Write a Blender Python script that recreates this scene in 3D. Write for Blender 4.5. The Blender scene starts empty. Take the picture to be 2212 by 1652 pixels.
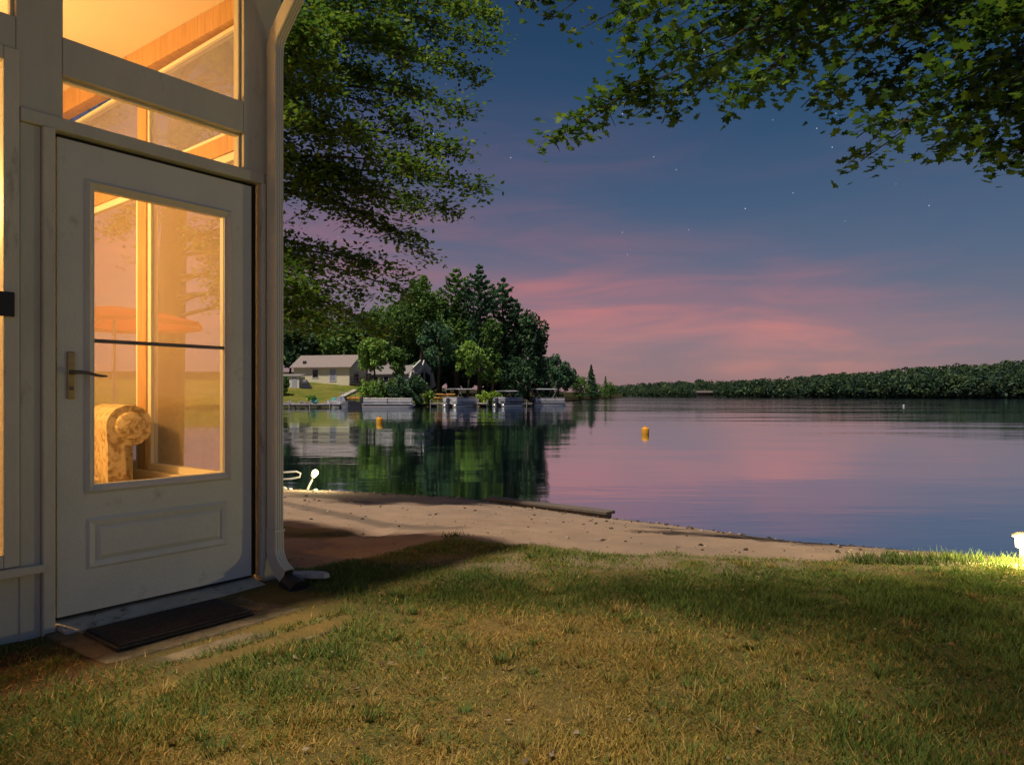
import bpy, bmesh, math, random
import numpy as np
from mathutils import Vector, Matrix

random.seed(7)
rng = np.random.default_rng(11)
R = math.radians
SC = bpy.context.scene
COL = SC.collection

# ------------------------------------------------------------------ camera
F, CX, HY, CH = 1512.0, 1106.0, 854.0, 1.0      # focal length and horizon of the photograph at 2212 px wide
cam_d = bpy.data.cameras.new('camera')
cam_d.sensor_width = 36.0
cam_d.lens = F / 2212.0 * 36.0
cam_d.shift_y = (HY - 826.0) / 2212.0
cam_d.clip_start = 0.05
cam_d.clip_end = 6000.0
cam = bpy.data.objects.new('camera', cam_d)
COL.objects.link(cam)
cam.location = (0, 0, CH)
cam.rotation_euler = (R(90), 0, 0)
SC.camera = cam

# ------------------------------------------------------------------ sun and sky
SUN_EL = R(66)
SUN_H = Vector((0.68, 0.73, 0)).normalized()        # the way the light travels over the ground
sun_d = bpy.data.lights.new('sun', 'SUN')
sun_d.energy = 4.1
sun_d.angle = R(3.0)
sun_d.color = (1.0, 0.84, 0.66)
sun = bpy.data.objects.new('sun', sun_d)
COL.objects.link(sun)
sv = Vector((SUN_H.x * math.cos(SUN_EL), SUN_H.y * math.cos(SUN_EL), -math.sin(SUN_EL)))
sun.rotation_euler = sv.to_track_quat('-Z', 'Y').to_euler()
sun.location = (-20, -20, 40)

world = bpy.data.worlds.new('World')
SC.world = world
world.use_nodes = True


def build_world():
    nt = world.node_tree
    N, L = nt.nodes, nt.links
    N.clear()
    out = N.new('ShaderNodeOutputWorld')
    tc = N.new('ShaderNodeTexCoord')
    sep = N.new('ShaderNodeSeparateXYZ')
    L.new(tc.outputs['Generated'], sep.inputs[0])

    def math_node(op, a, b=None, clamp=False):
        m = N.new('ShaderNodeMath')
        m.operation = op
        m.use_clamp = clamp
        for i, v in enumerate((a, b)):
            if v is None:
                continue
            if isinstance(v, (int, float)):
                m.inputs[i].default_value = v
            else:
                L.new(v, m.inputs[i])
        return m.outputs[0]

    def ramp(fac, stops, interp='EASE'):
        r = N.new('ShaderNodeValToRGB')
        r.color_ramp.interpolation = interp
        el = r.color_ramp.elements
        while len(el) < len(stops):
            el.new(0.5)
        for e, (p, c) in zip(el, stops):
            e.position = p
            e.color = (*c, 1) if len(c) == 3 else c
        L.new(fac, r.inputs[0])
        return r.outputs[0]

    z = math_node('MAXIMUM', sep.outputs['Z'], 0.0)
    # clear evening gradient
    base = ramp(z, [(0.0, (0.145, 0.120, 0.150)), (0.07, (0.085, 0.115, 0.170)), (0.18, (0.044, 0.096, 0.170)),
                    (0.34, (0.012, 0.056, 0.128)), (0.50, (0.006, 0.028, 0.078)), (1.0, (0.005, 0.022, 0.064))], 'LINEAR')
    # thin pink cloud lit from below the horizon, in long slanting streaks
    mp = N.new('ShaderNodeMapping')
    mp.inputs['Rotation'].default_value = (0, R(13), 0)
    mp.inputs['Scale'].default_value = (1.5, 1.5, 6.5)
    mp.inputs['Location'].default_value = (1.15, 0.4, 0.62)
    L.new(tc.outputs['Generated'], mp.inputs[0])
    n1 = N.new('ShaderNodeTexNoise')
    n1.inputs['Scale'].default_value = 1.25
    n1.inputs['Detail'].default_value = 4
    n1.inputs['Roughness'].default_value = 0.5
    n1.inputs['Distortion'].default_value = 0.5
    L.new(mp.outputs[0], n1.inputs['Vector'])
    streak = ramp(n1.outputs['Fac'], [(0.36, (0, 0, 0)), (0.66, (1, 1, 1))])
    mp2 = N.new('ShaderNodeMapping')
    mp2.inputs['Rotation'].default_value = (0, R(-9), 0)
    mp2.inputs['Scale'].default_value = (2.6, 2.6, 17.0)
    L.new(tc.outputs['Generated'], mp2.inputs[0])
    n2 = N.new('ShaderNodeTexNoise')
    n2.inputs['Scale'].default_value = 1.6
    n2.inputs['Detail'].default_value = 5
    n2.inputs['Distortion'].default_value = 0.8
    L.new(mp2.outputs[0], n2.inputs['Vector'])
    wisp = ramp(n2.outputs['Fac'], [(0.35, (0.35, 0.35, 0.35)), (0.7, (1, 1, 1))])
    # band: the cloud bank is highest over the left shore and sinks to the right
    lean = math_node('ADD', z, math_node('MULTIPLY', sep.outputs['X'], 0.17))
    low = ramp(lean, [(0.0, (.85, .85, .85)), (0.09, (1, 1, 1)), (0.155, (.95, .95, .95)), (0.215, (.40, .40, .40)), (0.31, (.18, .18, .18)), (0.46, (0, 0, 0))])
    var = math_node('ADD', math_node('MULTIPLY', math_node('MULTIPLY', streak, wisp), 0.88), 0.20)
    mask = math_node('MULTIPLY', var, low, True)
    mask = math_node('MULTIPLY', mask, 0.95)
    tint = ramp(z, [(0.0, (0.50, 0.20, 0.165)), (0.12, (0.50, 0.155, 0.150)), (0.3, (0.32, 0.115, 0.145))], 'LINEAR')
    mix = N.new('ShaderNodeMixRGB')
    L.new(mask, mix.inputs[0])
    L.new(base, mix.inputs[1])
    L.new(tint, mix.inputs[2])
    # the glow close above the horizon
    glow = ramp(lean, [(0.0, (0.75, 0.75, 0.75)), (0.09, (0.28, 0.28, 0.28)), (0.17, (0, 0, 0))])
    gm = N.new('ShaderNodeMixRGB')
    L.new(math_node('MULTIPLY', glow, 0.38), gm.inputs[0])
    L.new(mix.outputs[0], gm.inputs[1])
    gm.inputs[2].default_value = (0.40, 0.175, 0.17, 1)
    # stars
    vo = N.new('ShaderNodeTexVoronoi')
    vo.inputs['Scale'].default_value = 62.0
    L.new(tc.outputs['Generated'], vo.inputs['Vector'])
    dot = math_node('LESS_THAN', vo.outputs['Distance'], 0.044)
    sc = N.new('ShaderNodeSeparateColor')
    L.new(vo.outputs['Color'], sc.inputs[0])
    pick = math_node('GREATER_THAN', sc.outputs[0], 0.30)
    hi = ramp(sep.outputs['Z'], [(0.12, (0, 0, 0)), (0.26, (1, 1, 1))], 'LINEAR')
    star = math_node('MULTIPLY', math_node('MULTIPLY', dot, pick), hi)
    star = math_node('MULTIPLY', star, math_node('POWER', sc.outputs[1], 2.0))
    add = N.new('ShaderNodeMixRGB')
    add.blend_type = 'ADD'
    add.inputs[0].default_value = 1.0
    L.new(gm.outputs[0], add.inputs[1])
    L.new(math_node('MULTIPLY', star, 0.9), add.inputs[2])
    b1 = N.new('ShaderNodeBackground')
    L.new(add.outputs[0], b1.inputs[0])
    b1.inputs[1].default_value = 1.0
    sky = N.new('ShaderNodeTexSky')
    sky.sky_type = 'NISHITA'
    sky.sun_disc = False
    sky.sun_elevation = SUN_EL
    sky.sun_rotation = math.atan2(-SUN_H.x, -SUN_H.y)
    b2 = N.new('ShaderNodeBackground')
    L.new(sky.outputs[0], b2.inputs[0])
    b2.inputs[1].default_value = 0.010
    sh = N.new('ShaderNodeAddShader')
    L.new(b1.outputs[0], sh.inputs[0])
    L.new(b2.outputs[0], sh.inputs[1])
    L.new(sh.outputs[0], out.inputs[0])


build_world()
SC.view_settings.view_transform = 'Standard'
SC.view_settings.look = 'None'
SC.view_settings.exposure = 0.0
SC.view_settings.gamma = 1.0
SC.view_settings.use_curve_mapping = False
SC.cycles.max_bounces = 8
SC.cycles.transparent_max_bounces = 24
SC.cycles.sample_clamp_indirect = 4.0
SC.cycles.caustics_reflective = False
SC.cycles.caustics_refractive = False

# ------------------------------------------------------------------ helpers
ZW = -0.65                                            # water level
UX, UY = 0.6187, 0.7856                               # direction of the porch wall on the ground
NX, NY = UY, -UX                                      # its outward normal
P0 = Vector((-1.903, 2.918, 0))                       # lower hinge-side corner of the porch door


def at(px, py, d):
    return Vector(((px - CX) / F * d, d, CH + (HY - py) / F * d))


def porch_pt(u, n, z=0.0):
    return Vector((P0.x + u * UX + n * NX, P0.y + u * UY + n * NY, z))


def to_porch(x, y):
    dx, dy = x - P0.x, y - P0.y
    return dx * UX + dy * UY, dx * NX + dy * NY


def tag(o, label=None, cat=None, group=None, kind=None):
    if label:
        o['label'] = label
    if cat:
        o['category'] = cat
    if group:
        o['group'] = group
    if kind:
        o['kind'] = kind
    return o


def empty(name, loc=(0, 0, 0), rz=0.0):
    o = bpy.data.objects.new(name, None)
    o.empty_display_size = 0.1
    COL.objects.link(o)
    o.location = loc
    o.rotation_euler = (0, 0, rz)
    return o


def link(name, me, mat=None, parent=None, smooth=False):
    o = bpy.data.objects.new(name, me)
    COL.objects.link(o)
    if mat is not None:
        me.materials.append(mat)
    if parent is not None:
        o.parent = parent
    if smooth:
        me.polygons.foreach_set('use_smooth', [True] * len(me.polygons))
    return o


def copy_tree(o, parent=None):
    c = o.copy()
    COL.objects.link(c)
    c.parent = parent
    for ch in list(o.children):
        copy_tree(ch, c)
    return c


class MB:
    """collects simple solids and links them as one mesh"""

    def __init__(self):
        self.v, self.f = [], []

    def add(self, vs, fs):
        b = len(self.v)
        self.v += [tuple(v) for v in vs]
        self.f += [tuple(b + i for i in f) for f in fs]
        return self

    def box(self, x0, x1, y0, y1, z0, z1):
        vs = [(x, y, z) for z in (z0, z1) for y in (y0, y1) for x in (x0, x1)]
        return self.add(vs, [(0, 2, 3, 1), (4, 5, 7, 6), (0, 1, 5, 4), (2, 6, 7, 3), (0, 4, 6, 2), (1, 3, 7, 5)])

    def ring(self, x0, x1, z0, z1, w, y0, y1):
        """rectangular frame lying in the x-z plane"""
        self.box(x0, x0 + w, y0, y1, z0, z1)
        self.box(x1 - w, x1, y0, y1, z0, z1)
        self.box(x0 + w, x1 - w, y0, y1, z0, z0 + w)
        self.box(x0 + w, x1 - w, y0, y1, z1 - w, z1)
        return self

    def moulding(self, x0, x1, z0, z1, w, yb, yf, inner=0.0):
        """mitred frame with a sloped inner face"""
        o = [(x0, z0), (x1, z0), (x1, z1), (x0, z1)]
        m = [(x0 + w * .35, z0 + w * .35), (x1 - w * .35, z0 + w * .35), (x1 - w * .35, z1 - w * .35), (x0 + w * .35, z1 - w * .35)]
        i = [(x0 + w, z0 + w), (x1 - w, z0 + w), (x1 - w, z1 - w), (x0 + w, z1 - w)]
        vs = [(a, yb, b) for a, b in o] + [(a, yf, b) for a, b in m] + [(a, yb + inner, b) for a, b in i]
        fs = []
        for k in range(4):
            j = (k + 1) % 4
            fs.append((k, j, 4 + j, 4 + k))
            fs.append((4 + k, 4 + j, 8 + j, 8 + k))
        return self.add(vs, fs)

    def hexa(self, b, t):
        """solid from 4 bottom and 4 top points"""
        return self.add(list(b) + list(t), [(3, 2, 1, 0), (4, 5, 6, 7), (0, 1, 5, 4), (1, 2, 6, 5), (2, 3, 7, 6), (3, 0, 4, 7)])

    def beam(self, a, b, w, h, up=(0, 0, 1)):
        a, b = Vector(a), Vector(b)
        d = (b - a).normalized()
        s = d.cross(Vector(up))
        s = s.normalized() if s.length > 1e-5 else Vector((1, 0, 0))
        u = s.cross(d).normalized()
        q = [(-1, -1), (1, -1), (1, 1), (-1, 1)]
        return self.hexa([a + s * (w / 2 * i) + u * (h / 2 * j) for i, j in q], [b + s * (w / 2 * i) + u * (h / 2 * j) for i, j in q])

    def tube(self, pts, rad, seg=8, cap=True):
        pts = [Vector(p) for p in pts]
        n = len(pts)
        rad = [rad] * n if isinstance(rad, (int, float)) else rad
        base = len(self.v)
        prev = None
        for k, p in enumerate(pts):
            d = (pts[min(k + 1, n - 1)] - pts[max(k - 1, 0)]).normalized()
            if prev is None:
                a = Vector((0, 0, 1)) if abs(d.z) < .9 else Vector((1, 0, 0))
                s = d.cross(a).normalized()
            else:
                s = (prev - d * prev.dot(d)).normalized()
            prev = s
            t = d.cross(s)
            for i in range(seg):
                an = 2 * math.pi * i / seg
                self.v.append(tuple(p + (s * math.cos(an) + t * math.sin(an)) * rad[k]))
        for k in range(n - 1):
            for i in range(seg):
                j = (i + 1) % seg
                self.f.append((base + k * seg + i, base + k * seg + j, base + (k + 1) * seg + j, base + (k + 1) * seg + i))
        if cap:
            self.f.append(tuple(base + i for i in reversed(range(seg))))
            self.f.append(tuple(base + (n - 1) * seg + i for i in range(seg)))
        return self

    def lathe(self, prof, seg=16, c=(0, 0, 0)):
        base = len(self.v)
        for r, z in prof:
            for i in range(seg):
                an = 2 * math.pi * i / seg
                self.v.append((c[0] + r * math.cos(an), c[1] + r * math.sin(an), c[2] + z))
        for k in range(len(prof) - 1):
            for i in range(seg):
                j = (i + 1) % seg
                self.f.append((base + k * seg + i, base + k * seg + j, base + (k + 1) * seg + j, base + (k + 1) * seg + i))
        self.f.append(tuple(base + i for i in reversed(range(seg))))
        self.f.append(tuple(base + (len(prof) - 1) * seg + i for i in range(seg)))
        return self

    def prism(self, poly, y0, y1):
        """polygon in x-z, extruded along y"""
        n = len(poly)
        vs = [(x, y0, z) for x, z in poly] + [(x, y1, z) for x, z in poly]
        fs = [tuple(range(n)), tuple(reversed(range(n, 2 * n)))]
        fs += [(i, n + i, n + (i + 1) % n, (i + 1) % n) for i in range(n)]
        return self.add(vs, fs)

    def build(self, name, mat, parent=None, bevel=0.0, smooth=False):
        me = bpy.data.meshes.new(name)
        me.from_pydata(self.v, [], self.f)
        bm = bmesh.new()
        bm.from_mesh(me)
        bmesh.ops.recalc_face_normals(bm, faces=bm.faces)
        bm.to_mesh(me)
        bm.free()
        me.update()
        o = link(name, me, mat, parent, smooth)
        if bevel:
            md = o.modifiers.new('bevel', 'BEVEL')
            md.width = bevel
            md.segments = 2
            md.limit_method = 'ANGLE'
        return o


# value noise in numpy, for terrain and for how things are scattered
_tab = rng.random((64, 64))


def vnoise(x, y, s=1.0):
    x = np.asarray(x, float) * s + 1000.0
    y = np.asarray(y, float) * s + 1000.0
    xi, yi = np.floor(x).astype(int), np.floor(y).astype(int)
    fx, fy = x - xi, y - yi
    fx, fy = fx * fx * (3 - 2 * fx), fy * fy * (3 - 2 * fy)
    g = lambda a, b: _tab[a % 64, b % 64]
    return ((g(xi, yi) * (1 - fx) + g(xi + 1, yi) * fx) * (1 - fy) + (g(xi, yi + 1) * (1 - fx) + g(xi + 1, yi + 1) * fx) * fy)


def fbm(x, y, s=1.0):
    return (vnoise(x, y, s) + .5 * vnoise(x, y, s * 2.1) + .25 * vnoise(x, y, s * 4.3)) / 1.75


def big_mesh(name, co, faces, colors=None):
    """mesh from arrays; faces (n,3) or (n,4)"""
    co = np.ascontiguousarray(co, dtype=np.float32)
    faces = np.ascontiguousarray(faces, dtype=np.int32)
    n, k = faces.shape
    me = bpy.data.meshes.new(name)
    me.vertices.add(len(co))
    me.vertices.foreach_set('co', co.ravel())
    me.loops.add(n * k)
    me.loops.foreach_set('vertex_index', faces.ravel())
    me.polygons.add(n)
    me.polygons.foreach_set('loop_start', np.arange(0, n * k, k, dtype=np.int32))
    me.update(calc_edges=True)
    if colors is not None:
        a = me.color_attributes.new('col', 'FLOAT_COLOR', 'POINT')
        c4 = np.ones((len(co), 4), dtype=np.float32)
        c4[:, :3] = colors
        a.data.foreach_set('color', c4.ravel())
    return me


def rand_rot(n, tilt=None):
    """random rotation matrices; tilt limits how far the local z axis leaves vertical"""
    a = rng.random(n) * 2 * np.pi
    if tilt is None:
        ct = rng.random(n) * 2 - 1
    else:
        ct = np.cos(np.abs(rng.normal(0, tilt, n)))
    st = np.sqrt(np.maximum(0, 1 - ct * ct))
    zx = np.stack([st * np.cos(a), st * np.sin(a), ct], 1)
    b = rng.normal(size=(n, 3))
    x = b - zx * np.sum(b * zx, 1, keepdims=True)
    x /= np.linalg.norm(x, axis=1, keepdims=True) + 1e-9
    y = np.cross(zx, x)
    return np.stack([x, y, zx], 2)


def scatter(name, tv, tf, pos, rot, size, col):
    """copies of a small template (tv, tf) at many places, as one mesh"""
    tv, tf = np.asarray(tv, float), np.asarray(tf, int)
    n, k = len(pos), len(tv)
    co = np.einsum('nij,kj->nki', rot, tv) * np.asarray(size)[:, None, None] + np.asarray(pos)[:, None, :]
    fs = (tf[None] + (np.arange(n) * k)[:, None, None]).reshape(-1, tf.shape[1])
    return big_mesh(name, co.reshape(-1, 3), fs, np.repeat(col, k, 0))


LEAF_T = [(-.5, 0, .0), (0, -.3, -.07), (.55, 0, .02), (0, .3, .07)]
LEAF_F = [(0, 1, 2), (0, 2, 3)]
_ml = [(-.10, 0), (-.34, .20), (-.16, .22), (-.12, .52), (.06, .36), (.30, .46), (.26, .22), (.62, 0),
       (.26, -.22), (.30, -.46), (.06, -.36), (-.12, -.52), (-.16, -.22), (-.34, -.20)]
MAPLE_T = [(x, y, .12 * abs(y) - .12 * max(0, x) ** 2) for x, y in _ml] + [(.08, 0, 0)]
MAPLE_F = [(i, (i + 1) % 14, 14) for i in range(14)]
TUFT_T = [(-.5, 0, 0), (0, -.22, .05), (.55, .05, -.02), (.05, .25, .0), (0, .02, .33), (0, 0, -.3)]
TUFT_F = [(0, 1, 2), (0, 2, 3), (4, 0, 2), (5, 2, 0)]


# ------------------------------------------------------------------ materials
def new_mat(name):
    m = bpy.data.materials.new(name)
    m.use_nodes = True
    nt = m.node_tree
    return m, nt.nodes, nt.links, nt.nodes['Principled BSDF']


def paint(name, col, rough=.6, var=.15, scale=6.0, bump=.0, bscale=60.0, metal=0.0, dirt=None, stretch=(1, 1, 1), spec=.5):
    m, N, L, P = new_mat(name)
    tc = N.new('ShaderNodeTexCoord')
    mp = N.new('ShaderNodeMapping')
    mp.inputs['Scale'].default_value = stretch
    L.new(tc.outputs['Object'], mp.inputs[0])
    n = N.new('ShaderNodeTexNoise')
    n.inputs['Scale'].default_value = scale
    n.inputs['Detail'].default_value = 6
    n.inputs['Roughness'].default_value = .65
    L.new(mp.outputs[0], n.inputs['Vector'])
    r = N.new('ShaderNodeValToRGB')
    r.color_ramp.elements[0].position = .28
    r.color_ramp.elements[1].position = .72
    r.color_ramp.elements[0].color = (*[c * (1 - var) for c in col], 1)
    r.color_ramp.elements[1].color = (*[min(1, c * (1 + var)) for c in col], 1)
    L.new(n.outputs['Fac'], r.inputs[0])
    src = r.outputs[0]
    if dirt:
        n3 = N.new('ShaderNodeTexNoise')
        n3.inputs['Scale'].default_value = dirt[1]
        n3.inputs['Detail'].default_value = 8
        n3.inputs['Roughness'].default_value = .7
        L.new(mp.outputs[0], n3.inputs['Vector'])
        r3 = N.new('ShaderNodeValToRGB')
        r3.color_ramp.elements[0].position = dirt[2]
        r3.color_ramp.elements[1].position = dirt[2] + .12
        L.new(n3.outputs['Fac'], r3.inputs[0])
        mx = N.new('ShaderNodeMixRGB')
        L.new(r3.outputs[0], mx.inputs[0])
        L.new(src, mx.inputs[1])
        mx.inputs[2].default_value = (*dirt[0], 1)
        src = mx.outputs[0]
    L.new(src, P.inputs['Base Color'])
    P.inputs['Roughness'].default_value = rough
    P.inputs['Metallic'].default_value = metal
    P.inputs['Specular IOR Level'].default_value = spec
    if bump:
        n2 = N.new('ShaderNodeTexNoise')
        n2.inputs['Scale'].default_value = bscale
        n2.inputs['Detail'].default_value = 5
        L.new(mp.outputs[0], n2.inputs['Vector'])
        b = N.new('ShaderNodeBump')
        b.inputs['Strength'].default_value = bump
        b.inputs['Distance'].default_value = .01
        L.new(n2.outputs['Fac'], b.inputs['Height'])
        L.new(b.outputs[0], P.inputs['Normal'])
    return m


def leafy(name, gain=1.0, trans=.35, rough=.55):
    """leaves take their own colour from the mesh and let some light through"""
    m, N, L, P = new_mat(name)
    a = N.new('ShaderNodeAttribute')
    a.attribute_name = 'col'
    oi = N.new('ShaderNodeObjectInfo')
    hs = N.new('ShaderNodeHueSaturation')
    hs.inputs['Value'].default_value = gain
    L.new(a.outputs['Color'], hs.inputs['Color'])
    L.new(hs.outputs[0], P.inputs['Base Color'])
    P.inputs['Roughness'].default_value = rough
    P.inputs['Specular IOR Level'].default_value = .3
    t = N.new('ShaderNodeBsdfTranslucent')
    L.new(hs.outputs[0], t.inputs['Color'])
    mx = N.new('ShaderNodeMixShader')
    mx.inputs[0].default_value = trans
    L.new(P.outputs[0], mx.inputs[1])
    L.new(t.outputs[0], mx.inputs[2])
    L.new(mx.outputs[0], N['Material Output'].inputs[0])
    return m


def thin_glass(name, haze=0.0, haze_col=(.7, .66, .6), ior=1.5):
    m, N, L, P = new_mat(name)
    N.remove(P)
    tr = N.new('ShaderNodeBsdfTransparent')
    gl = N.new('ShaderNodeBsdfGlossy')
    gl.inputs['Roughness'].default_value = .02
    lw = N.new('ShaderNodeLayerWeight')
    lw.inputs['Blend'].default_value = .5
    pw = N.new('ShaderNodeMath')
    pw.operation = 'POWER'
    L.new(lw.outputs['Facing'], pw.inputs[0])
    pw.inputs[1].default_value = 5.0
    fr = N.new('ShaderNodeMath')
    fr.operation = 'MULTIPLY_ADD'
    L.new(pw.outputs[0], fr.inputs[0])
    fr.inputs[1].default_value = .96
    fr.inputs[2].default_value = .04
    mx = N.new('ShaderNodeMixShader')
    L.new(fr.outputs[0], mx.inputs[0])
    src = tr.outputs[0]
    if haze:
        df = N.new('ShaderNodeBsdfDiffuse')
        df.inputs['Color'].default_value = (*haze_col, 1)
        tl = N.new('ShaderNodeBsdfTranslucent')
        tl.inputs['Color'].default_value = (*haze_col, 1)
        h = N.new('ShaderNodeMixShader')
        h.inputs[0].default_value = .4
        L.new(df.outputs[0], h.inputs[1])
        L.new(tl.outputs[0], h.inputs[2])
        tc = N.new('ShaderNodeTexCoord')
        n = N.new('ShaderNodeTexNoise')
        n.inputs['Scale'].default_value = 3.0
        n.inputs['Detail'].default_value = 5
        L.new(tc.outputs['Object'], n.inputs['Vector'])
        mr = N.new('ShaderNodeMapRange')
        mr.inputs['To Min'].default_value = haze - .03
        mr.inputs['To Max'].default_value = haze + .03
        L.new(n.outputs['Fac'], mr.inputs['Value'])
        h2 = N.new('ShaderNodeMixShader')
        L.new(mr.outputs[0], h2.inputs[0])
        L.new(tr.outputs[0], h2.inputs[1])
        L.new(h.outputs[0], h2.inputs[2])
        src = h2.outputs[0]
    L.new(src, mx.inputs[1])
    L.new(gl.outputs[0], mx.inputs[2])
    L.new(mx.outputs[0], N['Material Output'].inputs[0])
    return m


def lamp_mat(name, col, strength):
    m, N, L, P = new_mat(name)
    P.inputs['Emission Color'].default_value = (*col, 1)
    P.inputs['Emission Strength'].default_value = strength
    P.inputs['Base Color'].default_value = (*col, 1)
    return m


M = {}
M['white'] = paint('white_paint', (.56, .565, .48), .6, .14, 3.0, .25, 50, dirt=((.40, .38, .29), 6.0, .58), stretch=(1, 1, .35))
M['trim'] = paint('trim_paint', (.62, .61, .51), .55, .16, 4.0, .25, 50, dirt=((.33, .30, .23), 9.0, .57), stretch=(1, 1, .25))
M['door'] = paint('door_paint', (.66, .68, .63), .5, .09, 2.5, .22, 90, dirt=((.48, .47, .40), 5.0, .60))
M['spout'] = paint('spout_metal', (.64, .64, .58), .38, .06, 4.0, .05, 40, dirt=((.40, .38, .33), 9.0, .66))
M['cream'] = paint('cream_paint', (.80, .72, .56), .6, .05, 3.0)
M['ceiling'] = paint('ceiling_paint', (.82, .74, .60), .8, .03, 2.0, .05, 60)
M['pine'] = paint('pine_wood', (.52, .31, .13), .55, .25, 5.0, .1, 40, stretch=(6, 6, .6))
M['alu'] = paint('window_frame_paint', (.82, .78, .66), .4, .04, 3.0)
M['brass'] = paint('aged_brass', (.42, .33, .15), .38, .2, 14.0, metal=.75)
M['bronze'] = paint('dark_bronze', (.16, .14, .12), .45, .2, 14.0, metal=.4)
M['gasket'] = paint('black_rubber', (.015, .015, .016), .7, .3, 30.0)
M['mat'] = paint('mat_rubber', (.028, .024, .022), .65, .5, 40.0, .5, 120, dirt=((.10, .07, .03), 60.0, .70))
M['concrete'] = paint('concrete', (.17, .130, .070), .9, .35, 9.0, .7, 70, dirt=((.075, .060, .028), 7.0, .50))
M['sill_worn'] = paint('worn_sill', (.48, .46, .38), .75, .2, 10.0, .3, 60, dirt=((.16, .13, .08), 12.0, .56))
M['glass'] = thin_glass('door_glass')
M['film'] = thin_glass('screen_film', .34, (.64, .60, .66))
M['film_clear'] = thin_glass('screen_window', .26, (.85, .66, .36))
M['floor'] = paint('porch_floor', (.40, .34, .26), .7, .2, 5.0)
M['roof'] = paint('roof_shingle', (.10, .09, .085), .9, .25, 30.0, .5, 80)
M['black'] = paint('black_plastic', (.012, .012, .014), .5, .3, 10.0)
M['dblack'] = paint('drain_plastic', (.010, .011, .018), .45, .3, 10.0)
M['stone'] = paint('flat_stone', (.34, .34, .37), .85, .25, 30.0, .6, 60)
M['timber'] = paint('grey_timber', (.12, .10, .085), .85, .35, 4.0, .5, 40, stretch=(.4, 6, 6))
M['bark'] = paint('bark', (.060, .048, .038), .95, .35, 3.0, .8, 14, stretch=(4, 4, .8))
M['bark_pale'] = paint('bark_pale', (.15, .12, .10), .95, .35, 3.0, .6, 10, stretch=(4, 4, .8))
M['leaf'] = leafy('leaf', 1.0, .48)
M['far_leaf'] = leafy('far_leaf', 2.9, .32)
M['grass'] = leafy('grass', 1.0, .25, .7)
M['metal_pale'] = paint('pale_metal', (.55, .55, .56), .35, .1, 8.0, metal=.5)
M['bulb'] = lamp_mat('bulb_glow', (1.0, .80, .42), 9.0)
M['bulb_in'] = lamp_mat('bulb_inside', (1.0, .62, .28), 12.0)


def canvas_red():
    m, N, L, P = new_mat('red_canvas')
    P.inputs['Base Color'].default_value = (.85, .045, .012, 1)
    P.inputs['Roughness'].default_value = .85
    t = N.new('ShaderNodeBsdfTranslucent')
    t.inputs['Color'].default_value = (.90, .05, .012, 1)
    mx = N.new('ShaderNodeMixShader')
    mx.inputs[0].default_value = .55
    L.new(P.outputs[0], mx.inputs[1])
    L.new(t.outputs[0], mx.inputs[2])
    L.new(mx.outputs[0], N['Material Output'].inputs[0])
    return m


M['red'] = canvas_red()


def fabric():
    m, N, L, P = new_mat('floral_fabric')
    tc = N.new('ShaderNodeTexCoord')
    v = N.new('ShaderNodeTexNoise')
    v.inputs['Scale'].default_value = 17.0
    v.inputs['Detail'].default_value = 3
    v.inputs['Distortion'].default_value = 1.6
    L.new(tc.outputs['Object'], v.inputs['Vector'])
    r = N.new('ShaderNodeValToRGB')
    e = r.color_ramp.elements
    e[0].position, e[0].color = .36, (.36, .24, .11, 1)
    e[1].position, e[1].color = .50, (.62, .50, .30, 1)
    x = e.new(.62)
    x.color = (.70, .60, .40, 1)
    L.new(v.outputs['Fac'], r.inputs[0])
    L.new(r.outputs[0], P.inputs['Base Color'])
    P.inputs['Roughness'].default_value = .9
    return m


M['floral'] = fabric()


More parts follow.
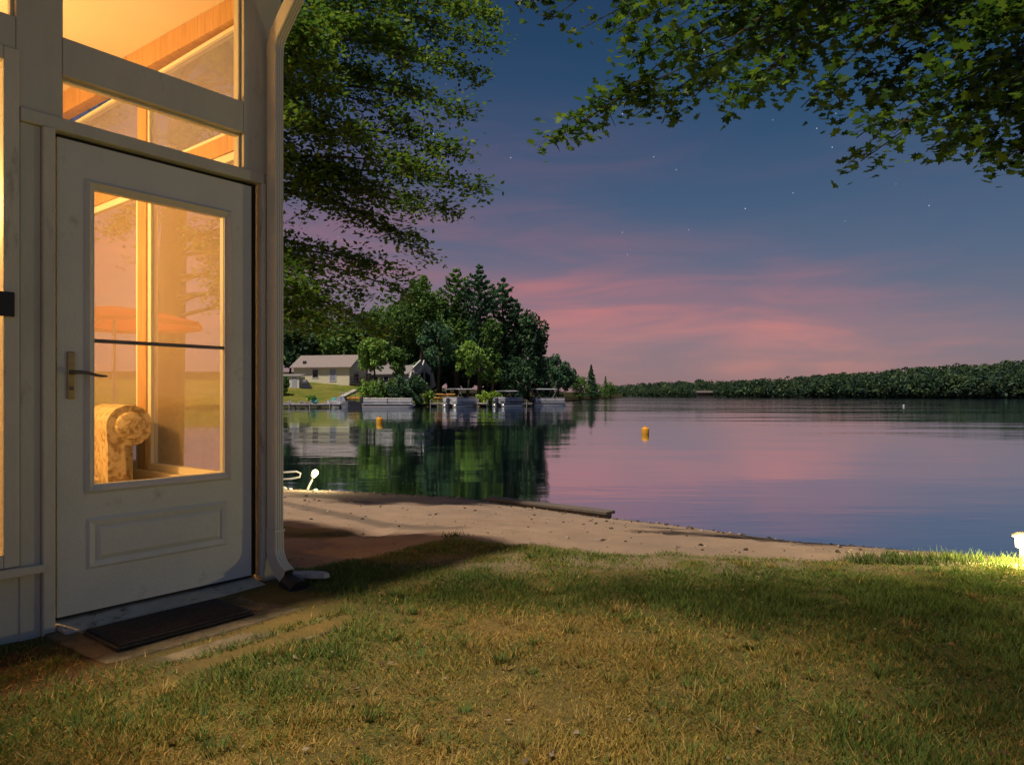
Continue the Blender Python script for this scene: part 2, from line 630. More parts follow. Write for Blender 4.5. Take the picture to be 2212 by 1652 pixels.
def ground_mat():
    """lawn soil, sand, wet shore, a painted shadow stripe and bark mulch: how much of each is stored in the mesh"""
    m, N, L, P = new_mat('ground')
    tc = N.new('ShaderNodeTexCoord')
    a = N.new('ShaderNodeAttribute')
    a.attribute_name = 'col'
    sp = N.new('ShaderNodeSeparateColor')
    L.new(a.outputs['Color'], sp.inputs[0])

    def noise(s, d=6, r=.65):
        n = N.new('ShaderNodeTexNoise')
        n.inputs['Scale'].default_value = s
        n.inputs['Detail'].default_value = d
        n.inputs['Roughness'].default_value = r
        L.new(tc.outputs['Object'], n.inputs['Vector'])
        return n.outputs['Fac']

    def ramp(f, c0, c1, p0=.3, p1=.7):
        r = N.new('ShaderNodeValToRGB')
        r.color_ramp.elements[0].position, r.color_ramp.elements[1].position = p0, p1
        r.color_ramp.elements[0].color, r.color_ramp.elements[1].color = (*c0, 1), (*c1, 1)
        L.new(f, r.inputs[0])
        return r.outputs[0]

    def mix(f, c0, c1):
        x = N.new('ShaderNodeMixRGB')
        L.new(f, x.inputs[0])
        L.new(c0, x.inputs[1])
        L.new(c1, x.inputs[2])
        return x.outputs[0]
    soil = mix(ramp(noise(2.2), (0, 0, 0), (1, 1, 1), .4, .6), ramp(noise(60), (.090, .090, .028), (.15, .130, .044)), ramp(noise(70), (.15, .105, .032), (.24, .170, .058)))
    sand = mix(ramp(noise(1.3), (0, 0, 0), (1, 1, 1), .35, .65), ramp(noise(120, 8, .8), (.20, .148, .108), (.32, .238, .175)), ramp(noise(140, 8, .8), (.27, .195, .138), (.40, .295, .215)))
    peb = N.new('ShaderNodeTexVoronoi')
    peb.inputs['Scale'].default_value = 38
    L.new(tc.outputs['Object'], peb.inputs['Vector'])
    sand = mix(ramp(peb.outputs['Distance'], (.45, .45, .45), (0, 0, 0), .06, .16), sand, ramp(noise(30), (.14, .12, .11), (.40, .36, .32)))
    wet_shade = ramp(noise(50), (.10, .08, .065), (.16, .13, .105))
    mulch = ramp(noise(45), (.035, .018, .012), (.11, .05, .03))
    c = mix(sp.outputs[0], soil, sand)
    c = mix(sp.outputs[1], c, wet_shade)
    c = mix(sp.outputs[2], c, mulch)
    L.new(c, P.inputs['Base Color'])
    P.inputs['Roughness'].default_value = .95
    P.inputs['Specular IOR Level'].default_value = .15
    b = N.new('ShaderNodeBump')
    b.inputs['Strength'].default_value = .9
    b.inputs['Distance'].default_value = .016
    L.new(noise(45, 8, .75), b.inputs['Height'])
    L.new(b.outputs[0], P.inputs['Normal'])
    return m


M['ground'] = ground_mat()


def water_mat():
    m, N, L, P = new_mat('water')
    tc = N.new('ShaderNodeTexCoord')
    bumps = []
    prev = None
    for sc, st, dist in (((.28, .80, 1), .30, .026), ((1.3, 3.2, 1), .30, .006), ((.02, .05, 1), .30, .6)):
        mp = N.new('ShaderNodeMapping')
        mp.inputs['Scale'].default_value = sc
        L.new(tc.outputs['Object'], mp.inputs[0])
        n = N.new('ShaderNodeTexNoise')
        n.inputs['Scale'].default_value = 1.0
        n.inputs['Detail'].default_value = 3
        n.inputs['Roughness'].default_value = .5
        L.new(mp.outputs[0], n.inputs['Vector'])
        b = N.new('ShaderNodeBump')
        b.inputs['Strength'].default_value = st
        b.inputs['Distance'].default_value = dist
        L.new(n.outputs['Fac'], b.inputs['Height'])
        # the breeze reaches the open lake, the bay lies sheltered
        se = N.new('ShaderNodeSeparateXYZ')
        L.new(tc.outputs['Object'], se.inputs[0])
        mr = N.new('ShaderNodeMapRange')
        mr.inputs['From Min'].default_value = 45
        mr.inputs['From Max'].default_value = 170
        mr.inputs['To Min'].default_value = st
        mr.inputs['To Max'].default_value = 1.0
        L.new(se.outputs['Y'], mr.inputs['Value'])
        L.new(mr.outputs[0], b.inputs['Strength'])
        if prev:
            L.new(prev, b.inputs['Normal'])
        prev = b.outputs[0]
    gl = N.new('ShaderNodeBsdfGlossy')
    gl.inputs['Roughness'].default_value = .045
    gl.inputs['Color'].default_value = (.86, .94, 1, 1)
    L.new(prev, gl.inputs['Normal'])
    df = N.new('ShaderNodeBsdfDiffuse')
    df.inputs['Color'].default_value = (.012, .030, .062, 1)
    lw = N.new('ShaderNodeLayerWeight')
    lw.inputs['Blend'].default_value = .5
    L.new(prev, lw.inputs['Normal'])
    fr = N.new('ShaderNodeMapRange')                       # mirror-like at the flat angles of the shore
    fr.inputs['From Min'].default_value = .3
    fr.inputs['From Max'].default_value = .9
    fr.inputs['To Min'].default_value = .15
    fr.inputs['To Max'].default_value = .96
    L.new(lw.outputs['Facing'], fr.inputs['Value'])
    mx = N.new('ShaderNodeMixShader')
    L.new(fr.outputs[0], mx.inputs[0])
    L.new(df.outputs[0], mx.inputs[1])
    L.new(gl.outputs[0], mx.inputs[2])
    N.remove(P)
    L.new(mx.outputs[0], N['Material Output'].inputs[0])
    return m


M['water'] = water_mat()

# ------------------------------------------------------------------ ground, beach and lake
WL = np.array([(-80, 18), (-20, 15), (-8, 13.2), (-4.05, 12.4), (-.87, 11.4), (1.29, 9.4), (1.97, 8.94), (3.79, 7.2), (6, 6.4), (12, 5.6), (80, 3)])
LL = np.array([(-80, 6), (-6, 5.4), (-2.2, 4.5), (-1.18, 4.08), (-.41, 5.0), (-.02, 4.80), (.58, 4.50), (1.46, 4.40), (2.27, 4.20), (3.15, 4.18), (6, 4.1), (12, 3.6), (80, 1)])


def ground_z(x, y):
    x, y = np.asarray(x, float), np.asarray(y, float)
    w = np.interp(x, WL[:, 0], WL[:, 1]) + .12 * (vnoise(x, 0 * x + 3, 1.3) - .5)
    l = np.minimum(np.interp(x, LL[:, 0], LL[:, 1]), w - 1.2)
    t = np.clip((y - l) / (w - l), 0, None)
    z = np.where(t < 1, ZW * (t ** 1.05), ZW - .22 * (y - w))
    z = np.where(y < l, 0.0, np.maximum(z, -3.0))
    lawn = np.clip((l - y) / .25, 0, 1)
    z = z + lawn * (.035 * (fbm(x, y, .8) - .5) + .02 * (fbm(x, y, 4.0) - .5) + .02)
    foot = np.clip(fbm(x + 9, y, 3.4) - .56, 0, 1)
    z = z + (1 - lawn) * (.035 * (fbm(x, y, 1.6) - .5) + .034 * (fbm(x, y, 5.0) - .5) - .16 * foot) * np.clip(1.2 - t, 0, 1)
    return z


def masks(x, y):
    l = np.interp(x, LL[:, 0], LL[:, 1])
    edge = l - .10 + .22 * (fbm(x, y, 2.4) - .5) + .10 * (fbm(x, y, 9.0) - .5)
    sand = np.clip((y - edge) / .16 + .5, 0, 1)
    patch = ((x + 1.95) / .78) ** 2 + ((y - 5.75) / .42) ** 2 + .6 * (fbm(x, y, 3.0) - .5)
    sand = sand * np.clip((patch - .8) * 3, 0, 1)
    sand = np.maximum(sand, .55 * np.clip(1 - ((x - .9) / 2.6) ** 2 - ((y - 4.15) / .4) ** 2, 0, 1) * (fbm(x, y, 5.0) > .5))
    # shadow stripe across the sand, painted in with the wet-sand colour
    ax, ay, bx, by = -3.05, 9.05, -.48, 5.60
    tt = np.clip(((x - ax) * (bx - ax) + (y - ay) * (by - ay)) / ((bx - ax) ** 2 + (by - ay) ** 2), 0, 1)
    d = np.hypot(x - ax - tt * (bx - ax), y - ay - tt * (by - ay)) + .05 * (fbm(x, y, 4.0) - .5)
    wet_shade = np.clip((.17 - d) / .08, 0, 1) * .8
    wl = np.interp(x, WL[:, 0], WL[:, 1])
    wet_shade = np.maximum(wet_shade, .75 * np.clip((y - wl + .40 + .55 * (fbm(x, y, 1.5) - .5)) / .3, 0, 1))
    mulch = np.clip(1.3 - np.hypot((x + 1.95) / .62, (y - 2.42) / .42) + .8 * (fbm(x, y, 4.0) - .5), 0, 1)
    return sand, wet_shade, mulch


def build_ground():
    xs = np.concatenate([np.linspace(-400, -40, 10), np.linspace(-36, -7, 22), np.arange(-6, 7, .06), np.linspace(7.2, 36, 40), np.linspace(44, 400, 10)])
    ys = np.concatenate([np.linspace(-400, -30, 10), np.linspace(-26, 0, 16), np.arange(.4, 14, .06), np.linspace(14.2, 24, 16)])
    X, Y = np.meshgrid(xs, ys)
    Z = ground_z(X, Y)
    n, k = X.shape
    co = np.stack([X.ravel(), Y.ravel(), Z.ravel()], 1)
    i = np.arange(n * k).reshape(n, k)
    fs = np.stack([i[:-1, :-1], i[:-1, 1:], i[1:, 1:], i[1:, :-1]], -1).reshape(-1, 4)
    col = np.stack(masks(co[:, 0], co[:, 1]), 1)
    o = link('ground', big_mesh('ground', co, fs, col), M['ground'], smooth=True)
    tag(o, 'dry lawn running down to a bare sandy beach', kind='structure')


build_ground()
lake = MB().add([(-3000, 4.5, ZW), (3000, 4.5, ZW), (3000, 5000, ZW), (-3000, 5000, ZW)], [(0, 1, 2, 3)]).build('lake_water', M['water'])
tag(lake, 'calm dark lake reflecting the evening sky', kind='structure')


def build_grass():
    n = 470000
    y = 1.45 + (rng.random(n) ** 1.5) * 3.9
    x = (rng.random(n) * 2 - 1) * (y * .80 + .3)
    s, wet_shd, mul = masks(x, y)
    u, nn = to_porch(x, y)
    onslab = (nn > -5) & (((nn < .58) & (u > -.06) & (u < 1.0)) | ((nn > .585) & (nn < .70) & (u > .03) & (u < 1.02)) | ((nn > .765) & (nn < .875) & (u > .10) & (u < .88)))
    near = (nn < 1.0) & (u > -.15) & (u < 1.15) & (nn > -5)
    pad = (onslab & (rng.random(n) < .985)) | (near & (rng.random(n) < .45))
    wall = (nn < .05) & (u < 1.1)
    bare = fbm(x, y, 2.1)
    keep = (~pad) & (~wall) & (rng.random(n) > s * 1.05) & (rng.random(n) > mul * .9) & (rng.random(n) < .62 + 1.25 * np.clip(bare - .25, 0, 1) * 1.6)
    x, y, bare = x[keep], y[keep], bare[keep]
    n = len(x)
    z = ground_z(x, y)
    band = np.clip(1 - np.abs(y - 3.55 + .08 * x) / .55, 0, 1) * np.clip((x + 1.3) * 1.5, 0, 1)
    green = np.clip(.30 + .75 * (fbm(x + 40, y, 1.1) - .38) * 2 + .55 * band + .14 * np.clip(x - .6, 0, 2), 0, 1)
    isg = rng.random(n) < green
    hgt = (.012 + .024 * rng.random(n)) * (.55 + 1.1 * np.clip(fbm(x, y, 6.0) * 1.6 - .35, 0, 1)) * (.75 + .45 * green) * (.7 + .3 * np.clip(y / 3, .7, 1.4))
    lie = (~isg) & (rng.random(n) < .65)
    hgt = np.where(lie, hgt * .35, hgt) * np.interp(y, [2.2, 3.2, 4.0], [1, .85, .5])
    an = rng.random(n) * 2 * np.pi
    w = .0013 + .0012 * rng.random(n) + .0004 * y
    lean = np.where(lie, .03 + .05 * rng.random(n), .35 * hgt + .02 * rng.random(n))
    da = np.stack([np.cos(an), np.sin(an)], 1)
    la = rng.random(n) * 2 * np.pi
    base = np.stack([x, y, z - .004], 1)
    a = base.copy(); b = base.copy(); t = base.copy()
    a[:, :2] += da * w[:, None]
    b[:, :2] -= da * w[:, None]
    t[:, 0] += np.cos(la) * lean
    t[:, 1] += np.sin(la) * lean
    t[:, 2] += hgt
    co = np.stack([a, b, t], 1).reshape(-1, 3)
    fs = np.arange(n * 3).reshape(-1, 3)
    v = (.65 + .7 * rng.random(n))[:, None]
    cg = np.array([.125, .190, .036]) * v
    cs = np.array([.42, .285, .070]) * v
    cm = np.array([.25, .200, .040]) * v
    col = np.where(isg[:, None], cg, np.where((rng.random(n) < .5)[:, None], cs, cm))
    o = link('lawn_grass', big_mesh('lawn_grass', co, fs, np.repeat(col, 3, 0)), M['grass'])
    tag(o, 'short patchy grass of the lawn, green mixed with dry straw', 'grass', kind='stuff')
    # taller weeds along the bank at the right and by the drain
    n = 2600
    x = np.concatenate([2.0 + 1.7 * rng.random(n), -.95 + .35 * rng.random(90), rng.normal(-.42, .05, 60)])
    y = np.concatenate([4.10 + .40 * rng.random(n) - .02 * x[:n], 3.30 + .30 * rng.random(90), rng.normal(5.02, .04, 60)])
    n = len(x)
    z = ground_z(x, y)
    h = .02 + .05 * rng.random(n) ** 2 + .02 * (fbm(x, y, 5) > .55)
    w = np.full(n, .004)
    an = rng.random(n) * 6.28
    la = rng.random(n) * 6.28
    da = np.stack([np.cos(an), np.sin(an)], 1)
    base = np.stack([x, y, z - .004], 1)
    a = base.copy(); b = base.copy(); t = base.copy()
    a[:, :2] += da * w[:, None]; b[:, :2] -= da * w[:, None]
    t[:, 0] += np.cos(la) * h * .5; t[:, 1] += np.sin(la) * h * .5; t[:, 2] += h
    col = np.array([.085, .13, .03]) * (.6 + .8 * rng.random(n))[:, None]
    o = link('bank_weeds', big_mesh('bank_weeds', np.stack([a, b, t], 1).reshape(-1, 3), np.arange(n * 3).reshape(-1, 3), np.repeat(col, 3, 0)), M['grass'])
    tag(o, 'longer green weeds along the edge of the lawn', 'weeds', kind='stuff')
    # clumps that the mower missed, and pale straw lying across them
    nc = 420
    cy = 1.6 + rng.random(nc) ** 1.3 * 2.9
    cx_ = (rng.random(nc) * 2 - 1) * (cy * .78)
    cu, cn = to_porch(cx_, cy)
    ok = ~((cn < .92) & (cu < 1.15)) & (masks(cx_, cy)[0] < .2)
    cx_, cy = cx_[ok], cy[ok]
    nc = len(cx_)
    m = 34
    ii = np.repeat(np.arange(nc), m)
    rr = (.015 + .05 * rng.random(nc))[ii] * np.sqrt(rng.random(nc * m))
    aa = rng.random(nc * m) * 6.283
    x, y = cx_[ii] + np.cos(aa) * rr, cy[ii] + np.sin(aa) * rr
    h = (.018 + .030 * rng.random(nc))[ii] * (.5 + .7 * rng.random(nc * m))
    dry = (rng.random(nc) < .35)[ii]
    ns = 1500
    sy = 1.5 + rng.random(ns) ** 1.3 * 3.0
    sx = (rng.random(ns) * 2 - 1) * (sy * .78)
    su, sn = to_porch(sx, sy)
    ok = ~((sn < .60) & (su < 1.1)) & (masks(sx, sy)[0] < .5)
    sx, sy = sx[ok], sy[ok]
    ns = len(sx)
    x, y = np.concatenate([x, sx]), np.concatenate([y, sy])
    la = np.concatenate([aa + rng.normal(0, .5, len(aa)), rng.random(ns) * 6.283])
    out_ = np.concatenate([h * .7, .02 + .045 * rng.random(ns)])
    hh = np.concatenate([h, .006 + .014 * rng.random(ns)])
    w = np.concatenate([np.full(len(aa), .0022), np.full(ns, .0013)]) * (.7 + .2 * y)
    base = np.stack([x, y, ground_z(x, y) + np.concatenate([np.full(len(aa), -.004), np.full(ns, .010)])], 1)
    px_ = np.stack([-np.sin(la), np.cos(la)], 1)
    a = base.copy(); b = base.copy(); t = base.copy()
    a[:, :2] += px_ * w[:, None]; b[:, :2] -= px_ * w[:, None]
    t[:, 0] += np.cos(la) * out_; t[:, 1] += np.sin(la) * out_; t[:, 2] += hh
    col = np.concatenate([np.where(dry[:, None], np.array([.34, .24, .07]), np.array([.10, .165, .032])), np.tile(np.array([.40, .30, .11]), (ns, 1))]) * (.55 + .8 * rng.random(len(x)))[:, None]
    o = link('grass_clumps', big_mesh('grass_clumps', np.stack([a, b, t], 1).reshape(-1, 3), np.arange(len(x) * 3).reshape(-1, 3), np.repeat(col, 3, 0)), M['grass'])
    tag(o, 'uneven tufts of grass and loose straw on the lawn', 'grass', kind='stuff')
    # dead leaves and twigs lying about
    n = 520
    y = 1.7 + rng.random(n) ** 1.4 * 3.2
    x = (rng.random(n) * 2 - 1) * y * .75
    u, nn = to_porch(x, y)
    k = ~((nn < .95) & (u < 1.1))
    x, y = x[k], y[k]
    n = len(x)
    pos = np.stack([x, y, ground_z(x, y) + .016], 1)
    col = np.where((rng.random(n) < .3)[:, None], np.array([.30, .24, .17]), np.array([.15, .085, .04])) * (.6 + .8 * rng.random(n))[:, None]
    o = link('leaf_litter', scatter('leaf_litter', LEAF_T, LEAF_F, pos, rand_rot(n, .35), .010 + .020 * rng.random(n) ** 2, col), M['grass'])
    tag(o, 'dead leaves and bits of bark strewn over the lawn', 'leaf litter', kind='stuff')


build_grass()


# ------------------------------------------------------------------ the porch
def build_porch():
    root = empty('porch', P0, math.atan2(UY, UX))
    tag(root, 'white screened porch glowing orange inside, at the left of the lawn', 'porch')

    def b(name, mat, *boxes, bevel=.004):
        mb = MB()
        for q in boxes:
            mb.box(*q)
        return mb.build(name, M[mat], root, bevel)
    # posts and rails of the wall that faces the lawn (x along the wall, y into the room)
    b('corner_post', 'white', (.968, 1.07, 0, .10, -.15, 2.16), (.854, 1.07, 0, .10, 2.1615, 3.34))
    b('wall_post', 'white', (-.1265, -.052, .002, .10, -.15, 2.104), (-.139, .026, .002, .10, 2.1615, 3.34))
    b('door_header', 'white', (-.1265, .9665, -.012, .098, 2.106, 2.160))
    b('transom_rail', 'white', (.0275, .8525, .001, .099, 2.345, 2.505))
    b('transom_rail', 'white', (-1.70, -.1405, .001, .099, 2.388, 2.518))
    b('top_plate', 'white', (.0275, .8525, .001, .099, 3.12, 3.34), (-1.70, -.1405, .001, .099, 3.12, 3.34))
    b('wall_panel', 'white', (-1.70, -1.102, .003, .098, .2795, 2.386))
    b('base_panel', 'white', (-1.70, -.053, .008, .098, -.15, .278))
    b('window_sill', 'trim', (-1.16, -.053, -.045, .095, .2795, .312))
    # door surround
    b('door_casing', 'trim', (-.0505, -.006, -.020, .030, .0, 2.1045))
    b('door_casing', 'trim', (.9435, .9665, -.022, .020, .055, 2.1045))
    b('door_jamb', 'gasket', (.9125, .9425, .035, .098, .062, 2.1045), bevel=0)
    b('door_stop', 'gasket', (-.005, .9115, .040, .098, 2.0845, 2.1045), (-.005, .0105, .040, .098, .07, 2.0843), bevel=0)
    # transom windows
    for x0, x1, z0, z1 in ((.0265, .8535, 2.1605, 2.3445), (.0265, .8535, 2.5055, 3.1195), (-1.1, -.1395, 2.5185, 3.1195)):
        t = MB().ring(x0, x1, z0, z1, .012, .030, .062).build('transom_window', M['trim'], root, .002)
        MB().box(x0 + .010, x1 - .010, .044, .047, z0 + .010, z1 - .010).build('pane', M['glass'], t)
    # big window left of the door
    w = MB().ring(-1.10, -.129, .314, 2.386, .055, -.008, .055).build('window', M['trim'], root, .005)
    MB().box(-1.05, -.180, .020, .024, .36, 2.335).build('pane', M['glass'], w)
    MB().box(-.215, -.150, -.022, -.0085, 1.313, 1.41).build('latch_box', M['black'], w, .003)
    # door
    d = empty('door')
    d.parent = root
    tag(d, 'half glazed white door with brass handle')
    s = MB()
    y0, y1 = .014, .058
    s.box(.011, .1545, y0, y1, .068, 2.084)
    s.box(.7565, .904, y0, y1, .068, 2.084)
    s.box(.1545, .7565, y0, y1, .068, .6115)
    s.box(.1545, .7565, y0, y1, 1.8975, 2.084)
    sl = s.build('slab', M['door'], d)
    MB().moulding(.117, .794, .574, 1.935, .040, .0135, -.004, .008).build('lite_frame', M['door'], d)
    MB().box(.150, .761, .030, .034, .606, 1.902).build('pane', M['glass'], d)
    MB().box(.1550, .756, .016, .028, 1.230, 1.247).build('muntin', M['bronze'], d, .002)
    MB().moulding(.120, .774, .247, .470, .036, .0135, .004, -.003).build('panel_moulding', M['door'], d)
    p = MB()
    o_, i_ = (.160, .734, .286, .431), (.178, .716, .303, .414)
    p.add([(o_[0], .0135, o_[2]), (o_[1], .0135, o_[2]), (o_[1], .0135, o_[3]), (o_[0], .0135, o_[3]),
           (i_[0], .006, i_[2]), (i_[1], .006, i_[2]), (i_[1], .006, i_[3]), (i_[0], .006, i_[3])],
          [(0, 1, 5, 4), (1, 2, 6, 5), (2, 3, 7, 6), (3, 0, 4, 7), (4, 5, 6, 7)])
    p.build('raised_panel', M['door'], d)
    MB().box(.003, .908, .020, .055, .056, .067).build('door_sweep', M['gasket'], d)
    e = MB().box(.046, .078, .004, .0138, .985, 1.185).build('escutcheon', M['brass'], d, .006)
    MB().tube([(.062, .004, 1.098), (.062, -.040, 1.098), (.075, -.052, 1.098), (.100, -.056, 1.096), (.130, -.056, 1.088), (.160, -.054, 1.083), (.180, -.052, 1.084)],
              [.010, .009, .0085, .0075, .0065, .006, .004], 10).build('lever', M['bronze'], d, smooth=True)
    lk = MB().lathe([(.0, 0), (.008, 0), (.008, .006), (.0, .006)], 12).build('lock', M['bronze'], d)
    lk.rotation_euler = (R(90), 0, 0)
    lk.location = (.062, .005, 1.030)
    # worn threshold
    MB().hexa([(-.004, -.105, -.03), (.935, -.105, -.03), (.935, .055, -.03), (-.004, .055, -.03)],
              [(.004, -.098, .030), (.930, -.098, .030), (.930, .055, .0555), (.004, .055, .0555)]).build('threshold', M['sill_worn'], root, .008)
    # room inside
    b('porch_floor', 'floor', (-1.70, .988, .101, 3.2, -.05, .055), bevel=0)
    b('back_wall', 'cream', (-1.70, 1.07, 3.201, 3.3, -.15, 3.50), bevel=0)
    b('end_wall', 'cream', (-1.80, -1.7015, .0, 3.3, -.15, 3.50), bevel=0)
    MB().hexa([(-1.699, .10, 3.205), (1.069, .10, 3.205), (1.069, 3.20, 3.36), (-1.699, 3.20, 3.36)],
              [(-1.699, .10, 3.24), (1.069, .10, 3.24), (1.069, 3.20, 3.395), (-1.699, 3.20, 3.395)]).build('porch_ceiling', M['ceiling'], root)
    # wall towards the lake
    X0, X1 = .992, 1.068
    b('knee_wall', 'cream', (X0 + .004, X1, .101, 3.199, -.15, .48))
    b('inner_sill', 'cream', (X0 - .03, X1 + .02, .102, 3.198, .4805, .515))
    for ya, yb in ((.1015, .20), (1.40, 1.52), (2.90, 3.19)):
        b('stud', 'pine', (X0, X1, ya, yb, .5155, 3.08))
    b('lake_header', 'pine', (X0 + .002, X1, .2005, 1.3995, 2.37, 2.475), (X0 + .002, X1, 1.5205, 2.8995, 2.37, 2.475))
    mb = MB()
    for ya, yb in ((.1015, 3.19),):
        mb.hexa([(X0 - .015, ya, 3.081), (X1, ya, 3.081), (X1, yb, 3.185), (X0 - .015, yb, 3.185)],
                [(X0 - .015, ya, 3.2035), (X1, ya, 3.2035), (X1, yb, 3.355), (X0 - .015, yb, 3.355)])
    mb.build('top_beam', M['pine'], root, .004)
    for ya, yb in ((.2010, 1.399), (1.521, 2.899)):
        for z0, z1, mt in ((.516, 2.369, 'film_clear'), (2.476, 3.078, 'film')):
            f = MB()
            wd = .045 if z0 < 1 else .022
            xa, xb = X0 + .012, X1 - .016
            for q in ((ya, ya + wd, z0, z1), (yb - wd, yb, z0, z1), (ya + wd, yb - wd, z0, z0 + wd), (ya + wd, yb - wd, z1 - wd, z1)):
                f.box(xa, xb, q[0], q[1], q[2], q[3])
            fo = f.build('lake_window', M['alu'], root, .003)
            MB().box(X0 + .030, X0 + .034, ya + wd - .004, yb - wd + .004, z0 + wd - .004, z1 - wd + .004).build('screen', M[mt], fo)
    # roof, gutter and downspout
    MB().hexa([(-2.15, -.28, 3.36), (1.16, -.28, 3.36), (1.16, 3.6, 3.56), (-2.15, 3.6, 3.56)],
              [(-2.15, -.28, 3.45), (1.16, -.28, 3.45), (1.16, 3.6, 3.65), (-2.15, 3.6, 3.65)]).build('roof', M['roof'], root)
    g = MB().prism([(0, 0), (.09, 0), (.13, .11), (.115, .11), (.08, .012), (.012, .012), (.012, .11), (0, .11)], 0, 3.31).build('gutter', M['spout'], root)
    g.matrix_local = Matrix(((0, -1, 0, 1.16), (-1, 0, 0, -.285), (0, 0, 1, 3.325), (0, 0, 0, 1)))

    # ribbed pipe swept along its path: x across (51 mm), depth 76 mm
    def spout(path, name, parent, grow=0.0):
        w, dp = .0255 + grow, .038 + grow
        prof = []
        ribs = 4
        for k in range(ribs):                                    # outward face with ribs
            x0 = -w + 2 * w * k / ribs
            x1 = -w + 2 * w * (k + 1) / ribs
            prof += [(x0 + .0035, dp), (x1 - .0035, dp), (x1 - .0015, dp - .004), (x1 + .0015, dp - .004)]
        prof = prof[:-2]
        prof += [(w, dp - .004), (w, -dp), (-w, -dp), (-w, dp - .004)]
        mb = MB()
        base = 0
        pts = [Vector(p) for p in path]
        np_ = len(prof)
        for k, p in enumerate(pts):
            dn = (pts[min(k + 1, len(pts) - 1)] - pts[max(k - 1, 0)]).normalized()
            side = Vector((1, 0, 0))
            outw = dn.cross(side)
            if outw.y > 0:
                outw = -outw
            mb.v += [tuple(p + side * a + outw * c) for a, c in prof]
        for k in range(len(pts) - 1):
            for i in range(np_):
                j = (i + 1) % np_
                mb.f.append((k * np_ + i, k * np_ + j, (k + 1) * np_ + j, (k + 1) * np_ + i))
        return mb.build(name, M['spout'], parent)
    cx, cy = .9945, -.0635
    dsp = spout([(cx, cy, .275), (cx, cy, .9), (cx, cy, 1.8), (cx, cy, 2.80)], 'downspout', root)
    spout([(cx, cy, 2.775), (cx, cy, 2.82), (cx, cy - .022, 2.868), (cx, cy - .06, 2.905), (cx, cy - .23, 3.065)], 'elbow', dsp, .002)
    spout([(cx, cy - .21, 3.05), (cx, cy - .255, 3.10), (cx, cy - .275, 3.16), (cx, cy - .28, 3.33)], 'elbow', dsp, .004)
    spout([(cx, cy, .300), (cx, cy, .200), (cx, cy - .008, .165), (cx, cy - .030, .128), (cx, cy - .065, .098), (cx, cy - .115, .075)], 'elbow', dsp, .002)
    q, dn_, ow = Vector((cx, cy - .112, .0764)), Vector((0, -.908, -.418)), Vector((0, -.418, .908))
    MB().add([q + Vector((a * .0235, 0, 0)) + ow * (b_ * .036) for a, b_ in ((-1, -1), (1, -1), (1, .85), (-1, .85))], [(0, 1, 2, 3)]).build('outlet_shade_face', M['gasket'], dsp)  # flat black face painting in the shade inside the pipe mouth
    MB().box(cx - .0245, cx + .0245, -.0255, -.0010, 1.50, 1.53).build('strap', M['spout'], dsp)
    mb = MB()
    mb.box(cx - .031, cx + .031, cy - .0435, cy + .0380, .292, .304)
    mb.build('collar', M['spout'], dsp, .002)
    return root


porch = build_porch()

# pendant lamp that lights the porch (hangs out of sight, left of the door)
lroot = empty('pendant_lamp', porch_pt(-.62, -1.45, 2.2))
tag(lroot, 'small warm bulb hanging inside the porch', 'lamp')
MB().lathe([(.004, .1), (.004, 1.06)], 6).build('cord', M['black'], lroot)
MB().lathe([(.012, .04), (.022, .045), (.022, .1), (.01, .11)], 10).build('socket', M['brass'], lroot)
MB().lathe([(.005, -.05), (.028, -.036), (.036, -.01), (.028, .02), (.013, .042)], 12).build('bulb', M['bulb_in'], lroot, smooth=True)
ld = bpy.data.lights.new('porch_light', 'POINT')
ld.energy = 155
ld.color = (1.0, .53, .16)
ld.shadow_soft_size = .06
lo = bpy.data.objects.new('porch_light', ld)
COL.objects.link(lo)
lo.parent = lroot
lo.location = (0, 0, -.12)


def build_armchair():
    root = empty('armchair', porch_pt(.44, -1.58, .055))
    # chair space: x to its left (viewer's right), -y forward
    f = (Vector((UX, UY, 0)) * -.22 + Vector((NX, NY, 0)) * .95).normalized()   # the way it faces
    root.rotation_euler = (0, 0, math.atan2(f.x, -f.y))
    tag(root, 'floral armchair with rolled arms inside the porch', 'armchair')
    MB().box(-.30, .30, -.36, .36, .10, .30).build('base', M['floral'], root, .03)
    c = MB().box(-.285, .285, -.42, .26, .31, .47).build('seat_cushion', M['floral'], root, .05)
    bk = MB().hexa([(-.30, .24, .42), (.30, .24, .42), (.30, .40, .40), (-.30, .40, .40)],
                   [(-.30, .34, .95), (.30, .34, .95), (.30, .50, .93), (-.30, .50, .93)]).build('backrest', M['floral'], root, .06)
    for s in (-1, 1):
        prof = [(s * .305, .12)]
        prof += [(s * .305, .66)]
        for k in range(15):
            an = math.pi * (1.05 - 1.75 * k / 14)
            prof.append((s * (.42 + .125 * math.cos(an)), .765 + .125 * math.sin(an)))
        prof += [(s * .44, .64), (s * .43, .12)]
        a = MB().prism(prof, -.42, .40).build('arm', M['floral'], root, .05)
        a.modifiers[0].segments = 5
        sc = MB().lathe([(.0, 0), (.070, 0), (.084, .008), (.070, .018), (.0, .024)], 16).build('scroll', M['floral'], a, smooth=True)
        sc.rotation_euler = (R(90), 0, 0)
        sc.location = (s * .425, -.42, .765)
        for yy in (-.30, .30):
            MB().lathe([(.018, 0), (.028, .10)], 8, (s * .26, yy, 0)).build('leg', M['pine'], root)


build_armchair()


